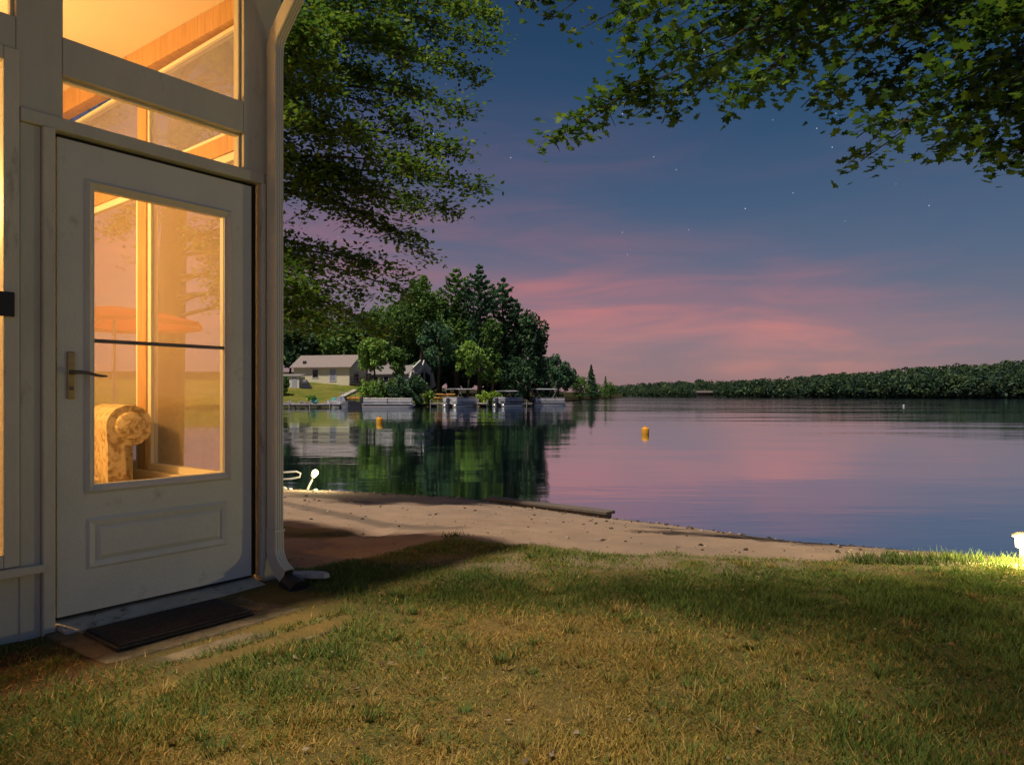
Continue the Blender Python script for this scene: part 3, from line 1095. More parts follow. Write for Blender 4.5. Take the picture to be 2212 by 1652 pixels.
def build_umbrella():
    c = Vector((-5.18, 9.12, float(ground_z(-5.18, 9.12))))
    root = empty('patio_umbrella', c)
    tag(root, 'open red patio umbrella beyond the porch windows', 'umbrella')
    MB().lathe([(.26, 0), (.26, .05), (.05, .09), (.05, .30)], 16).build('base', M['black'], root)
    MB().lathe([(.02, .1), (.02, 2.49)], 8).build('pole', M['metal_pale'], root)
    mb = MB()
    seg, rim = 8, 1.10
    mb.v.append((0, 0, 2.50))
    for r, z in ((.36, 2.45), (.74, 2.38), (rim, 2.29)):
        for k in range(seg * 2):
            an = math.pi * k / seg
            rr = r * (1 if k % 2 == 0 else .955)
            zz = z - (0 if k % 2 == 0 else .02)
            mb.v.append((rr * math.cos(an), rr * math.sin(an), zz))
    for k in range(seg * 2):
        an = math.pi * k / seg
        rr = rim * (1 if k % 2 == 0 else .955)
        mb.v.append((rr * math.cos(an), rr * math.sin(an), 2.24 - (0 if k % 2 == 0 else .02)))
    n = seg * 2
    for k in range(n):
        j = (k + 1) % n
        mb.f.append((0, 1 + k, 1 + j))
        for t in range(3):
            mb.f.append((1 + t * n + k, 1 + (t + 1) * n + k, 1 + (t + 1) * n + j, 1 + t * n + j))
    mb.build('canopy', M['red'], root)
    for k in range(8):
        an = math.pi * 2 * k / 8
        MB().tube([(.03, 0, 2.48), (rim * .98, 0, 2.28)], .008, 5).build('rib', M['metal_pale'], root).rotation_euler = (0, 0, an)


build_umbrella()


# doorstep, mat and odds and ends in front of the door
def local_thing(name, label, cat, u, n, z=0.0, group=None):
    o = empty(name, porch_pt(u, n, z), math.atan2(UY, UX))
    tag(o, label, cat, group)
    return o


def build_step():
    s = local_thing('concrete_doorstep', 'low concrete doorstep under the black mat', 'doorstep', .47, .12)
    MB().hexa([(-.52, -.46, -.10), (.50, -.46, -.10), (.52, .12, -.10), (-.54, .12, -.10)],
              [(-.50, -.44, .020), (.49, -.44, .022), (.51, .11, .026), (-.52, .11, .024)]).build('slab', M['concrete'], s, .012)
    k = local_thing('edging_block', 'long concrete edging strip just outside the doorstep', 'edging', .47, .655)
    MB().hexa([(-.45, -.085, -.10), (.56, -.085, -.10), (.56, .055, -.10), (-.45, .055, -.10)],
              [(-.44, -.078, .014), (.55, -.078, .016), (.55, .048, .010), (-.44, .048, .012)]).build('block', M['concrete'], k, .01)
    k = local_thing('paving_block', 'sunken concrete paving strip at the lawn side of the doorstep', 'paving', .50, .83)
    MB().hexa([(-.40, -.075, -.10), (.38, -.075, -.10), (.40, .05, -.10), (-.42, .05, -.10)],
              [(-.39, -.07, .010), (.37, -.07, .012), (.39, .045, .005), (-.41, .045, .006)]).build('block', M['concrete'], k, .01)
    m = local_thing('door_mat', 'black ribbed rubber mat lying before the porch door', 'mat', .335, .315, .026)
    MB().box(-.290, .290, -.155, .155, 0, .012).build('mat_base', M['mat'], m, .004)
    for i in range(13):
        y = -.142 + i * .0236
        MB().box(-.280, .280, y - .0065, y + .0065, .0125, .022).build('rib', M['mat'], m, .003)
    dr = local_thing('drain_adapter', 'black plastic drain fitting under the downspout', 'drain', .985, .225)
    MB().tube([(0, -.06, .015), (0, .04, .045)], [.06, .05], 14).build('pipe', M['dblack'], dr)
    MB().hexa([(-.09, -.10, -.04), (.09, -.10, -.04), (.09, .10, -.04), (-.09, .10, -.04)],
              [(-.06, -.08, .035), (.06, -.08, .038), (.06, .07, .032), (-.06, .07, .032)]).build('box', M['dblack'], dr, .015)
    st = MB()
    pr = [(.115, .0), (.10, .030), (.03, .043), (-.06, .038), (-.11, .022), (-.118, -.008), (-.07, -.030), (.02, -.038), (.09, -.030)]
    nn = len(pr)
    st.v = [(x, y, 0) for x, y in pr] + [(x * .95, y * .9, .022 + .003 * (i % 3)) for i, (x, y) in enumerate(pr)]
    st.f = [tuple(range(nn)), tuple(range(nn, 2 * nn))] + [(i, (i + 1) % nn, nn + (i + 1) % nn, nn + i) for i in range(nn)]
    o = st.build('flat_stone', M['stone'], None, .004)
    p = at(653, 1250, 3.62)
    o.location = (p.x + .02, p.y + .02, float(ground_z(p.x, p.y)) + .030)
    o.rotation_euler = (0, R(4), R(12))
    tag(o, 'flat pale grey stone lying beside the downspout outlet', 'stone')


build_step()


# ------------------------------------------------------------------ beach things
def build_beach():
    root = empty('timber_beam', (0, 0, 0))
    a, b = Vector((-.35, 10.95, -.625)), Vector((1.31, 9.28, -.575))
    root.location = a
    d = b - a
    w = Vector((-d.y, d.x, 0)).normalized()
    mb = MB()
    mb.hexa([w * -.10, d + w * -.10, d + w * .10, w * .10], [w * -.10 + Vector((0, 0, .04)), d + w * -.10 + Vector((0, 0, .045)), d + w * .10 + Vector((0, 0, .045)), w * .10 + Vector((0, 0, .04))])
    mb.build('upper_plank', M['timber'], root, .008)
    dn = Vector((0, 0, -.07))
    o = d * .985
    lp = MB().hexa([w * -.07 + dn, o + w * -.07 + dn, o + w * .07 + dn, w * .07 + dn], [w * -.07, o + w * -.07, o + w * .07, w * .07]).build('lower_plank', M['timber'], root, .008)
    lp.location = (0, 0, -.004)
    tag(root, 'weathered timber lying along the edge of the water', 'timber')

    # leaning garden spotlight at the water's edge
    p = Vector((-3.60, 12.25, 0))
    p.z = float(ground_z(p.x, p.y))
    r = empty('garden_spotlight', p)
    tag(r, 'small lit spotlight leaning at the water behind the downspout', 'garden light')
    top = Vector((.155, .0, .27))
    MB().tube([(0, 0, -.05), (.05, 0, .07), (.115, 0, .20)], [.025, .02, .016], 8).build('stake', M['metal_pale'], r)
    MB().lathe([(.018, 0), (.04, .02), (.05, .06)], 12, (.125, 0, .20)).build('housing', M['metal_pale'], r)
    bm = MB().lathe([(.004, -.056), (.034, -.044), (.054, -.018), (.056, .01), (.042, .038), (.012, .055)], 14).build('bulb', M['bulb'], r, smooth=True)
    bm.location = top + Vector((0, 0, .03))
    l = bpy.data.lights.new('spot_glow', 'POINT')
    l.energy = 70
    l.color = (1, .80, .42)
    l.shadow_soft_size = .05
    o = bpy.data.objects.new('spot_glow', l)
    COL.objects.link(o)
    o.parent = r
    o.location = top + Vector((.06, -.12, .10))

    # pale pipe frame beside it
    q = Vector((-4.55, 12.55, 0))
    q.z = float(ground_z(q.x, q.y))
    r = empty('pipe_rail', q)
    tag(r, 'pale pipe frame standing at the water left of the spotlight', 'rail')
    MB().tube([(-1.2, .2, .16), (.70, -.05, .30), (.78, -.06, .27), (.76, -.06, .20), (.60, -.05, .17), (-1.2, .2, .05)], .018, 8).build('loop', M['metal_pale'], r)
    MB().tube([(.30, 0, .26), (.30, 0, -.15)], .015, 6).build('leg', M['metal_pale'], r)
    MB().tube([(-.5, .1, .2), (-.5, .1, -.15)], .015, 6).build('leg', M['metal_pale'], r)
    # stones by the light
    for i, (x, y, s) in enumerate(((-3.98, 12.18, .06), (-3.84, 12.12, .045), (-3.42, 12.2, .04), (-4.05, 12.05, .035))):
        ml = MB().lathe([(s * .5, 0), (s, s * .3), (s * .8, s * .8), (s * .2, s)], 7)
        o = ml.build('beach_stone', M['stone'], None, .004)
        o.location = (x, y, float(ground_z(x, y)) - .01)
        o.rotation_euler = (0, 0, i * 1.3)
        o.scale = (1.2, .8, 1)
        tag(o, 'small rounded stone on the sand beside the lit spotlight', 'stone', 'stones by the spotlight')

    # path light at the right edge
    p = Vector((3.085, 4.22, 0))
    p.z = float(ground_z(p.x, p.y))
    r = empty('path_light', p)
    tag(r, 'short lit path light standing in the grass at the right', 'garden light')
    MB().lathe([(.012, -.05), (.022, 0), (.022, .085), (.026, .09)], 10).build('post', M['bark_pale'], r)
    MB().lathe([(.036, .155), (.062, .160), (.060, .172), (.03, .188), (.006, .192)], 16).build('cap', M['bronze'], r)
    g = MB().lathe([(.030, .092), (.042, .10), (.044, .15), (.034, .1545)], 16).build('lens', M['bulb'], r, smooth=True)
    l = bpy.data.lights.new('path_glow', 'POINT')
    l.energy = 55.0
    l.color = (1, .80, .28)
    l.shadow_soft_size = .05
    o = bpy.data.objects.new('path_glow', l)
    COL.objects.link(o)
    o.parent = r
    o.location = (-.10, -.08, .16)


build_beach()


def build_pebbles():
    n = 1500
    x = rng.uniform(-4.5, 4.2, n)
    w = np.interp(x, WL[:, 0], WL[:, 1])
    l = np.interp(x, LL[:, 0], LL[:, 1])
    f = np.where(rng.random(n) < .45, 1 - np.abs(rng.normal(0, .05, n)), rng.random(n))
    y = l + (w - l) * f
    z = ground_z(x, y)
    sz = .006 + .026 * rng.random(n) ** 4
    v = np.array([(-1, 0, 0), (0, -.8, .1), (1, .1, 0), (.1, .8, 0), (0, 0, .6), (0, 0, -.4)])
    fc = [(0, 1, 4), (1, 2, 4), (2, 3, 4), (3, 0, 4), (1, 0, 5), (2, 1, 5), (3, 2, 5), (0, 3, 5)]
    col = np.where((rng.random(n) < .4)[:, None], np.array([.09, .065, .045]), np.array([.34, .29, .25])) * (.5 + rng.random(n))[:, None]
    o = link('beach_pebbles', scatter('beach_pebbles', v, fc, np.stack([x, y, z + .003], 1), rand_rot(n, .4), sz, col), M['grass'])
    tag(o, 'pebbles and bits of bark strewn on the sand', 'pebbles', kind='stuff')


build_pebbles()


# ------------------------------------------------------------------ near trees
def curve_pts(a, c, b, n):
    t = np.linspace(0, 1, n)[:, None]
    a, b, c = np.array(a), np.array(b), np.array(c)
    return (1 - t) ** 2 * a + 2 * t * (1 - t) * c + t * t * b


def near_tree(name, label, base, height, lean, boughs, leaf_t, leaf_f, lsize, per, palette, spread, rad, flat=.45, parts=300, arch=.35, brad=.035):
    root = empty(name, base)
    tag(root, label, 'tree')
    B = Vector(base)
    tr = [Vector((0, 0, -.2)), Vector((lean[0] * .25, lean[1] * .25, height * .3)), Vector((lean[0] * .6, lean[1] * .6, height * .62)), Vector((lean[0], lean[1], height))]
    MB().tube(tr, [rad, rad * .8, rad * .5, rad * .12], 12).build('trunk', M['bark'], root, smooth=True)
    br = MB()
    P, D = [], []
    for tip, w in boughs:
        tip = Vector(tip) - B
        hz = min(max(tip.z + .2 + random.random() * 1.2, height * .28), height * .93)
        f = hz / height
        hub = Vector((lean[0] * f, lean[1] * f, hz))
        ctrl = hub * .4 + tip * .6 + Vector((random.uniform(-.3, .3), random.uniform(-.3, .3), arch + random.random() * .5))
        c = curve_pts(hub, ctrl, tip, 9)
        br.tube([Vector(p) for p in c], list(np.linspace(brad, .004, 9)), 5)
        n = int(per * w)
        t = 1 - (rng.random(n) ** 1.25) * .62
        ix = t * 8
        i0 = np.clip(ix.astype(int), 0, 7)
        p = c[i0] * (1 - (ix - i0))[:, None] + c[i0 + 1] * (ix - i0)[:, None]
        # leaves sit on short side twigs
        k = max(5, n // 26)
        ang = rng.random(k) * 2 * np.pi
        ti = rng.integers(0, k, n)
        tt = 1 - rng.random(k) ** 1.7 * .62
        jx = tt * 8
        j0 = np.clip(jx.astype(int), 0, 7)
        tb = c[j0] * (1 - (jx - j0))[:, None] + c[j0 + 1] * (jx - j0)[:, None]
        ln = spread * (.35 + .75 * rng.random(k)) * (1.30 - tt)
        te = tb + np.stack([np.cos(ang) * ln, np.sin(ang) * ln, (rng.random(k) - .62) * ln * 2 * flat], 1)
        for q in range(k):
            br.tube([Vector(tb[q]), Vector((tb[q] + te[q]) / 2 + np.array([0, 0, .03])), Vector(te[q])], [.006, .004, .002], 3, False)
        s = rng.random(n)[:, None] ** .7
        q_ = tb[ti] * (1 - s) + te[ti] * s + rng.normal(0, 1, (n, 3)) * np.array([.07, .07, .05]) * (spread / .5) ** .5
        along = (rng.random(n) < .36)[:, None]
        p = np.where(along, p + rng.normal(0, 1, (n, 3)) * np.array([.09, .09, .075]), q_)
        P.append(p)
    br.build('branches', M['bark'], root)
    P = np.concatenate(P)
    n = len(P)
    rot = rand_rot(n, .65)
    size = lsize * (.65 + .7 * rng.random(n))
    pal = np.array(palette)
    ci = rng.integers(0, len(pal), n)
    tone = .75 + .5 * vnoise(P[:, 0] * 1.4 + P[:, 2], P[:, 1] * 1.4 - P[:, 2] * .7, 1.0)
    col = pal[ci] * tone[:, None] * (.8 + .4 * rng.random(n))[:, None]
    # the leaves that show largest are objects of their own
    wp = P + np.array(base)
    inv = (np.abs(wp[:, 0] / np.maximum(wp[:, 1], .1)) < .72) & ((wp[:, 2] - CH) / np.maximum(wp[:, 1], .1) < .56) & (wp[:, 1] > 1)
    if name.startswith('leafy'):
        inv &= wp[:, 0] / np.maximum(wp[:, 1], .1) > -.325
    score = np.where(inv, size / np.maximum(wp[:, 1], .1), -1)
    big = np.argsort(-score)[:parts]
    m = np.ones(n, bool)
    m[big] = False
    o = link('crown', scatter('crown', leaf_t, leaf_f, P[m], rot[m], size[m], col[m]), M['leaf'], root)
    o['kind'] = 'stuff'
    shades = []
    for c in pal:
        shades.append(scatter('leaf', leaf_t, leaf_f, np.zeros((1, 3)), np.eye(3)[None], [1.0], np.array([c])))
        shades[-1].materials.append(M['leaf'])
    for i in big:
        o = bpy.data.objects.new('leaf', shades[ci[i]])
        COL.objects.link(o)
        o.parent = root
        mt = Matrix(rot[i].tolist()).to_4x4() @ Matrix.Diagonal((size[i], size[i], size[i], 1))
        mt.translation = Vector(P[i])
        o.matrix_local = mt
    return root


def boughs_from(rows, dj=.8):
    out = []
    for px, py, d, w in rows:
        out.append((at(px, py - (12 if px > 1110 else 0), d + random.uniform(-dj, dj)), w))
    return out


left_rows = [(1075, 35, 10.2, .9), (1005, 20, 9.6, 1), (935, 60, 9.8, 1), (1050, 95, 10.4, .9), (1030, 160, 10, .9), (965, 140, 9.5, 1.0), (1005, 240, 10, 1),
             (900, 200, 9.6, 1), (985, 325, 10, 1), (915, 285, 9.5, 1), (1028, 405, 10, 1), (960, 380, 9.7, 1), (880, 350, 9.6, 1), (985, 462, 10, 1),
             (915, 450, 9.6, .9), (905, 540, 9.8, 1), (845, 500, 9.6, .8), (866, 585, 9.7, .8), (800, 575, 9.5, .8), (880, 640, 10, .8), (780, 640, 9.5, .9),
             (830, 720, 9.4, 1.1), (755, 690, 9.4, 1.1), (700, 700, 9.2, 1.3), (650, 690, 9.0, 1.4), (640, 630, 9, 1.3), (690, 640, 9.2, 1.2), (640, 560, 9.2, .7), (720, 440, 9.8, .9),
             (680, 400, 9.2, .9), (760, 380, 9.6, 1), (820, 420, 9.8, 1), (700, 300, 9.0, 1.1), (790, 290, 9.4, 1.1), (650, 250, 8.6, 1.3), (720, 190, 9, 1.3),
             (800, 170, 9.4, 1.3), (640, 130, 8.0, 1.5), (660, 60, 8.0, 1.5), (700, 90, 8.6, 1.4), (760, 60, 9.2, 1.4), (850, 70, 9.6, 1.3), (620, 350, 8.6, 1.1), (870, 130, 9.8, 1.1),
             (640, -60, 8.2, 1), (760, -80, 9, 1), (900, -60, 9.6, 1), (1020, -70, 10, 1), (560, 300, 9, 1), (540, 500, 9.5, 1), (500, 150, 9, 1), (480, 620, 10, 1),
             (400, 400, 10.5, 1), (300, 200, 11, 1), (250, 500, 11.5, 1), (150, 350, 12, 1)]
near_tree('leafy_tree', 'broad leafy tree overhanging the water behind the porch', (-5.4, 10.9, float(ground_z(-5.4, 10.9))), 9.5, (.5, -.3), boughs_from(left_rows),
          LEAF_T, LEAF_F, .076, 780, [(.095, .200, .025), (.130, .240, .028), (.190, .280, .025), (.068, .155, .032)], 1.05, .26, .52)

right_rows = [(1188, 318, 5.3, .8), (1240, 292, 5.3, .8), (1300, 258, 5.3, .8), (1370, 262, 5.3, .8), (1130, 30, 5.6, .8), (1190, 55, 5.4, .8), (1255, 75, 5.4, .8), (1330, 85, 5.2, .7), (1380, 130, 5.2, .7),
              (1440, 235, 5.2, .9), (1500, 220, 5.2, 1), (1555, 235, 5.2, 1), (1610, 200, 5.2, .9), (1690, 160, 5.2, .7), (1750, 120, 5.3, .6), (1460, 120, 5.2, 1.2), (1560, 110, 5.2, 1.3),
              (1650, 70, 5.2, 1.2), (1730, 245, 5.0, .8), (1790, 255, 5.0, 1), (1770, 190, 5.1, .8), (1850, 310, 4.9, 1), (1860, 360, 4.9, .9), (1930, 290, 4.9, 1.1), (1900, 210, 5, 1.2),
              (2000, 340, 4.8, 1), (2060, 310, 4.8, 1.1), (2110, 345, 4.7, 1.1), (2160, 370, 4.7, 1.1), (2205, 350, 4.7, 1), (2190, 270, 4.7, 1.1), (2120, 230, 4.8, 1), (2020, 190, 4.9, 1.2),
              (1850, 100, 5.0, 1.2), (1950, 90, 5, 1.2), (2060, 100, 4.8, 1), (2170, 60, 4.6, 1.4), (2210, 10, 4.4, 1.2), (1780, 40, 5.1, 1.2), (1550, 20, 5.3, 1.2), (1450, 30, 5.4, 1.1),
              (1360, 20, 5.5, .8), (2260, 200, 4.7, 1), (2300, 320, 4.7, 1), (2350, 80, 4.8, 1), (1900, -60, 5, 1), (1700, -80, 5.2, 1), (2100, -70, 4.8, 1), (1500, -90, 5.4, 1), (2500, 150, 5, 1)]
near_tree('maple_tree', 'maple with large lobed leaves hanging in from the upper right', (6.4, 5.0, float(ground_z(6.4, 5.0))), 8.0, (-.6, .2), boughs_from(right_rows, .5),
          MAPLE_T, MAPLE_F, .072, 285, [(.042, .105, .014), (.066, .145, .016), (.110, .195, .018), (.034, .085, .020)], .58, .24, .55, arch=1.0, brad=.010)


# ------------------------------------------------------------------ the far banks
SH = np.array([(200, 92), (560, 99), (740, 101), (920, 101), (1030, 104), (1130, 110), (1180, 135), (1230, 200), (1280, 300), (1335, 430)])


def bank_shore(px):
    return float(np.interp(px, SH[:, 0], SH[:, 1]))


def bank_h(px, s):
    """height above the water, s metres behind the shore"""
    steep = np.interp(px, [560, 780, 860, 1000, 1340], [1.0, 1.0, .55, .30, .25])
    return np.interp(s, [-6, 0, 1.2, 15, 40, 120], [-1.5, -.05, .45, 3.9, 5.0, 9.0]) * np.where(s > 1.2, steep + (1 - steep) * .12, 1)


def bank_pt(px, s):
    d = bank_shore(px) + s
    return Vector(((px - CX) / F * d, d, ZW + float(bank_h(px, s))))


def far_ground_mat():
    m, N, L, P = new_mat('far_grass')
    tc = N.new('ShaderNodeTexCoord')
    n = N.new('ShaderNodeTexNoise')
    n.inputs['Scale'].default_value = .35
    n.inputs['Detail'].default_value = 8
    n.inputs['Roughness'].default_value = .7
    L.new(tc.outputs['Object'], n.inputs['Vector'])
    r = N.new('ShaderNodeValToRGB')
    e = r.color_ramp.elements
    e[0].position, e[0].color = .36, (.085, .125, .022, 1)
    e[1].position, e[1].color = .66, (.22, .19, .055, 1)
    L.new(n.outputs['Fac'], r.inputs[0])
    a = N.new('ShaderNodeAttribute')
    a.attribute_name = 'col'
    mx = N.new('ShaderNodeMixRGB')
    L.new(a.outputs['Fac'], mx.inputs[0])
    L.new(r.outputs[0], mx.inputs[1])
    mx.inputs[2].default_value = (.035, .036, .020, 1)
    L.new(mx.outputs[0], P.inputs['Base Color'])
    P.inputs['Roughness'].default_value = 1
    P.inputs['Specular IOR Level'].default_value = 0
    return m


M['far_grass'] = far_ground_mat()
M['wall_yellow'] = paint('yellow_siding', (.72, .69, .54), .7, .06, 1.0)
M['wall_grey'] = paint('grey_siding', (.33, .32, .36), .7, .08, 1.0)
M['wall_white'] = paint('white_siding', (.66, .66, .68), .7, .05, 1.0)
M['roof_grey'] = paint('grey_shingle', (.26, .22, .22), .9, .12, 2.0)
M['roof_pale'] = paint('pale_shingle', (.22, .21, .22), .9, .12, 2.0)
M['dark_glass'] = paint('dark_window', (.02, .025, .035), .15, .2, 3.0)
M['deck'] = paint('dark_deck', (.06, .045, .04), .8, .2, 3.0)
M['far_concrete'] = paint('far_concrete', (.42, .40, .37), .9, .15, 1.0)
M['boat_white'] = paint('boat_white', (.62, .63, .68), .35, .06, 2.0)
M['boat_blue'] = paint('boat_blue_grey', (.26, .30, .40), .4, .1, 2.0)
M['boat_dark'] = paint('boat_dark', (.03, .035, .05), .45, .2, 2.0)
M['canvas'] = paint('canvas_grey', (.38, .41, .48), .8, .1, 2.0)
M['seat_tan'] = paint('seat_vinyl', (.42, .34, .32), .6, .1, 2.0)
M['orange'] = paint('orange_plastic', (.75, .27, .04), .5, .1, 2.0)
M['tan'] = paint('tan_cover', (.48, .27, .08), .8, .2, 2.0)
M['teal'] = paint('teal_plastic', (.05, .36, .36), .5, .1, 2.0)
M['yellow'] = paint('buoy_orange', (.85, .40, .02), .4, .06, 4.0)
M['dockwood'] = paint('dock_wood', (.42, .39, .36), .8, .15, 2.0)
M['rock'] = paint('bank_rock', (.20, .18, .17), .95, .35, 1.5)


def build_bank():
    pxs = np.concatenate([np.linspace(-1500, 100, 12), np.linspace(160, 1345, 120)])
    ss = np.array([-6, -3, -1, 0, .6, 1.2, 2.5, 4, 6, 8, 10, 12, 15, 20, 28, 40, 70, 120.])
    V = []
    for s in ss:
        for px in pxs:
            d = float(np.interp(px, SH[:, 0], SH[:, 1])) + s
            h = float(bank_h(px, s)) + (0.25 * (float(fbm(px * .06, s * .3, 1.0)) - .5) if s > .6 else 0)
            V.append(((px - CX) / F * d, d, ZW + h))
    k = len(pxs)
    i = np.arange(len(V)).reshape(len(ss), k)
    fs = np.stack([i[:-1, :-1], i[:-1, 1:], i[1:, 1:], i[1:, :-1]], -1).reshape(-1, 4)
    px_, s_ = np.tile(pxs, len(ss)), np.repeat(ss, k)
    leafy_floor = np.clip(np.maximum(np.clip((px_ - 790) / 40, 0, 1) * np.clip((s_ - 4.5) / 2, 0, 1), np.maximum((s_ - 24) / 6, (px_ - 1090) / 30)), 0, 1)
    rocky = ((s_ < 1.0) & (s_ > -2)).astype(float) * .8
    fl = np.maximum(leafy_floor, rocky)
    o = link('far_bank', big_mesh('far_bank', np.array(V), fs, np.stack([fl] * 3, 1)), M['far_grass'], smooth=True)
    tag(o, 'grassy bank on the far side of the bay', kind='structure')


build_bank()

GREENS = dict(mid=[(.060, .110, .030), (.080, .135, .032), (.045, .088, .030)], dark=[(.030, .066, .034), (.042, .080, .036), (.024, .052, .030)],
              light=[(.105, .175, .040), (.130, .200, .042), (.085, .145, .040)], blue=[(.038, .085, .046), (.052, .105, .050), (.030, .066, .042)],
              lime=[(.13, .20, .03), (.16, .22, .035), (.10, .16, .03)])


def far_tree(name, label, base, h, w, kind='mid', shape='round', trunk=.35, nleaf=1700, ls=None, group=None, bark='bark', depth=.9):
    root = empty(name, base)
    tag(root, label, 'tree', group)
    r = max(.12, h * .016)
    z0 = h * trunk
    MB().tube([(0, 0, -.6), (.05 * w, 0, h * .4), (-.02 * w, .02 * w, h * .85)], [r * 1.25, r, r * .25], 7).build('trunk', M[bark], root, smooth=True)
    n = int(nleaf * 1.35)
    if shape == 'round':
        k = 34
        # lobes of foliage inside an uneven egg
        c = rng.normal(size=(k, 3))
        c /= np.linalg.norm(c, axis=1, keepdims=True)
        c *= (.35 + .55 * rng.random(k) ** .5)[:, None]
        c[:, 2] = np.abs(c[:, 2]) * np.sign(rng.random(k) - .36)
        cr = .22 + .22 * rng.random(k)
        i = rng.integers(0, k, n)
        v = rng.normal(size=(n, 3))
        v /= np.linalg.norm(v, axis=1, keepdims=True)
        p = c[i] + v * (cr[i] * rng.random(n) ** .3)[:, None]
        p = p * np.array([w / 2, w / 2 * depth, (h - z0) / 2 * .95]) + np.array([0, 0, z0 + (h - z0) / 2])
        rot = rand_rot(n)
        ls = ls or .36 + .028 * w
    elif shape == 'pine':
        lv = int(8 + h * .42)
        P = []
        for a in range(lv):
            f = a / (lv - 1)
            z = z0 + (h - z0) * f * .97
            env = min(1.0, (1 - f) * 2.4 + .22) ** .8 * (.70 + .30 * math.sin(f * 9 + w))
            m = random.randint(4, 6)
            a0 = random.random() * 6.28
            for q in range(m):
                an = a0 + 6.28 * q / m + random.uniform(-.5, .5)
                l = w / 2 * env * random.uniform(.45, 1.25)
                cnt = max(8, int(n / lv / m * (.35 + env)))
                t = .12 + .88 * rng.random(cnt) ** .7
                side = rng.normal(0, 1, cnt) * (.05 + .13 * l * (1.15 - t))
                x = np.cos(an) * l * t - np.sin(an) * side
                y = np.sin(an) * l * t + np.cos(an) * side
                zz = z + l * (.34 * t * t - .04) + rng.normal(0, .09 + .02 * l, cnt)
                P.append(np.stack([x, y, zz], 1))
        p = np.concatenate(P)
        n = len(p)
        rot = rand_rot(n, .7)
        ls = ls or .55
    elif shape == 'cone':
        f = rng.random(n) ** 1.4
        an = rng.random(n) * 6.28
        rr = w / 2 * (1 - f) * (.55 + .5 * rng.random(n)) * (.85 + .25 * np.sin(an * 3 + f * 40))
        p = np.stack([np.cos(an) * rr, np.sin(an) * rr, z0 + (h - z0) * f], 1)
        rot = rand_rot(n, .8)
        ls = ls or .09 * w
    pal = np.array(GREENS[kind])
    col = pal[rng.integers(0, 3, n)] * (.7 + .6 * vnoise(p[:, 0] * .8 + p[:, 2] * .5, p[:, 1] * .8 + p[:, 2], 1.0))[:, None] * (.75 + .5 * rng.random(n))[:, None]
    o = link('crown', scatter('crown', TUFT_T, TUFT_F, p, rot, ls * (.6 + .8 * rng.random(n)), col), M['far_leaf'], root)
    o['kind'] = 'stuff'
    return root


def tree_px(name, label, px, s, top, wpx, **k):
    p = bank_pt(px, s)
    d = p.y
    ztop = CH + (HY - top) / F * d
    return far_tree(name, label, p, ztop - p.z, wpx / F * d, **k)


# tall pines and the broadleaf trees round them
tree_px('pine_tree', 'tallest white pine with rounded top on the far point', 1035, 14, 572, 104, kind='blue', shape='pine', trunk=.34, nleaf=5200, ls=.46, bark='bark_pale')
tree_px('pine_tree', 'slender pine left of the tallest pine', 985, 18, 580, 88, kind='mid', shape='pine', trunk=.34, nleaf=3800, ls=.42)
tree_px('pine_tree', 'pine with branches reaching right past the tallest pine', 1086, 17, 600, 92, kind='dark', shape='pine', trunk=.28, nleaf=4200, ls=.44)
tree_px('pine_tree', 'pine with bare tips standing right behind the point', 1112, 22, 645, 92, kind='blue', shape='pine', trunk=.2, nleaf=3400, ls=.44)
tree_px('pine_tree', 'lower pine in front of the tall pines', 1062, 7, 690, 84, kind='mid', shape='pine', trunk=.24, nleaf=1900, ls=.5, bark='bark_pale')
tree_px('broadleaf_tree', 'dark round tree at the end of the point', 1140, 10, 668, 98, kind='dark', trunk=.10, nleaf=3600)
tree_px('broadleaf_tree', 'low dark tree under the round tree on the point', 1110, 5, 770, 80, kind='dark', trunk=.08, nleaf=2000)
tree_px('broadleaf_tree', 'high broadleaf tree left of the slender pine', 908, 20, 590, 78, kind='mid', trunk=.40, nleaf=3000)
tree_px('broadleaf_tree', 'broadleaf tree behind the grey house', 850, 30, 640, 120, kind='mid', trunk=.3, nleaf=2800)
tree_px('broadleaf_tree', 'slim tree beside the gable of the grey house', 945, 8, 690, 70, kind='blue', trunk=.42, nleaf=1600)
tree_px('broadleaf_tree', 'young bright maple standing between the two houses', 806, 4.5, 724, 64, kind='light', trunk=.42, nleaf=1500)
tree_px('broadleaf_tree', 'small maple before the roof of the grey house', 856, 6, 752, 46, kind='mid', trunk=.45, nleaf=1100)
tree_px('broadleaf_tree', 'light green tree low between the pines', 1010, 6, 740, 62, kind='light', trunk=.45, nleaf=1000)
for px, s, top, w, kd, lb in ((560, 42, 655, 140, 'dark', 'dark tree behind the porch post'), (625, 40, 690, 110, 'dark', 'dark tree left behind the yellow house'), (680, 46, 676, 120, 'mid', 'tree behind the roof of the yellow house'),
                              (740, 40, 700, 100, 'mid', 'tree rising right behind the yellow house'), (790, 46, 672, 110, 'blue', 'tall tree behind the gap between the houses'), (900, 44, 650, 120, 'dark', 'dark tree behind the grey gable'),
                              (950, 32, 640, 110, 'mid', 'full tree between the high broadleaf tree and the slender pine'), (968, 42, 655, 110, 'dark', 'dark tree behind the slender pine'), (1010, 46, 655, 110, 'dark', 'dark tree behind the tallest pine'), (1065, 40, 700, 100, 'dark', 'dark tree filling the gap behind the pines'),
                              (985, 26, 760, 80, 'dark', 'low dark tree in the shade of the pines'), (1030, 24, 770, 90, 'dark', 'low dark tree behind the tall trunk'), (930, 24, 765, 70, 'dark', 'low dark tree right of the grey house'), (1085, 22, 775, 80, 'dark', 'low dark tree behind the hedge')):
    tree_px('woodland_tree', lb, px, s, top, w, kind=kd, trunk=.12, nleaf=2600, ls=1.0, group='woods behind the houses')
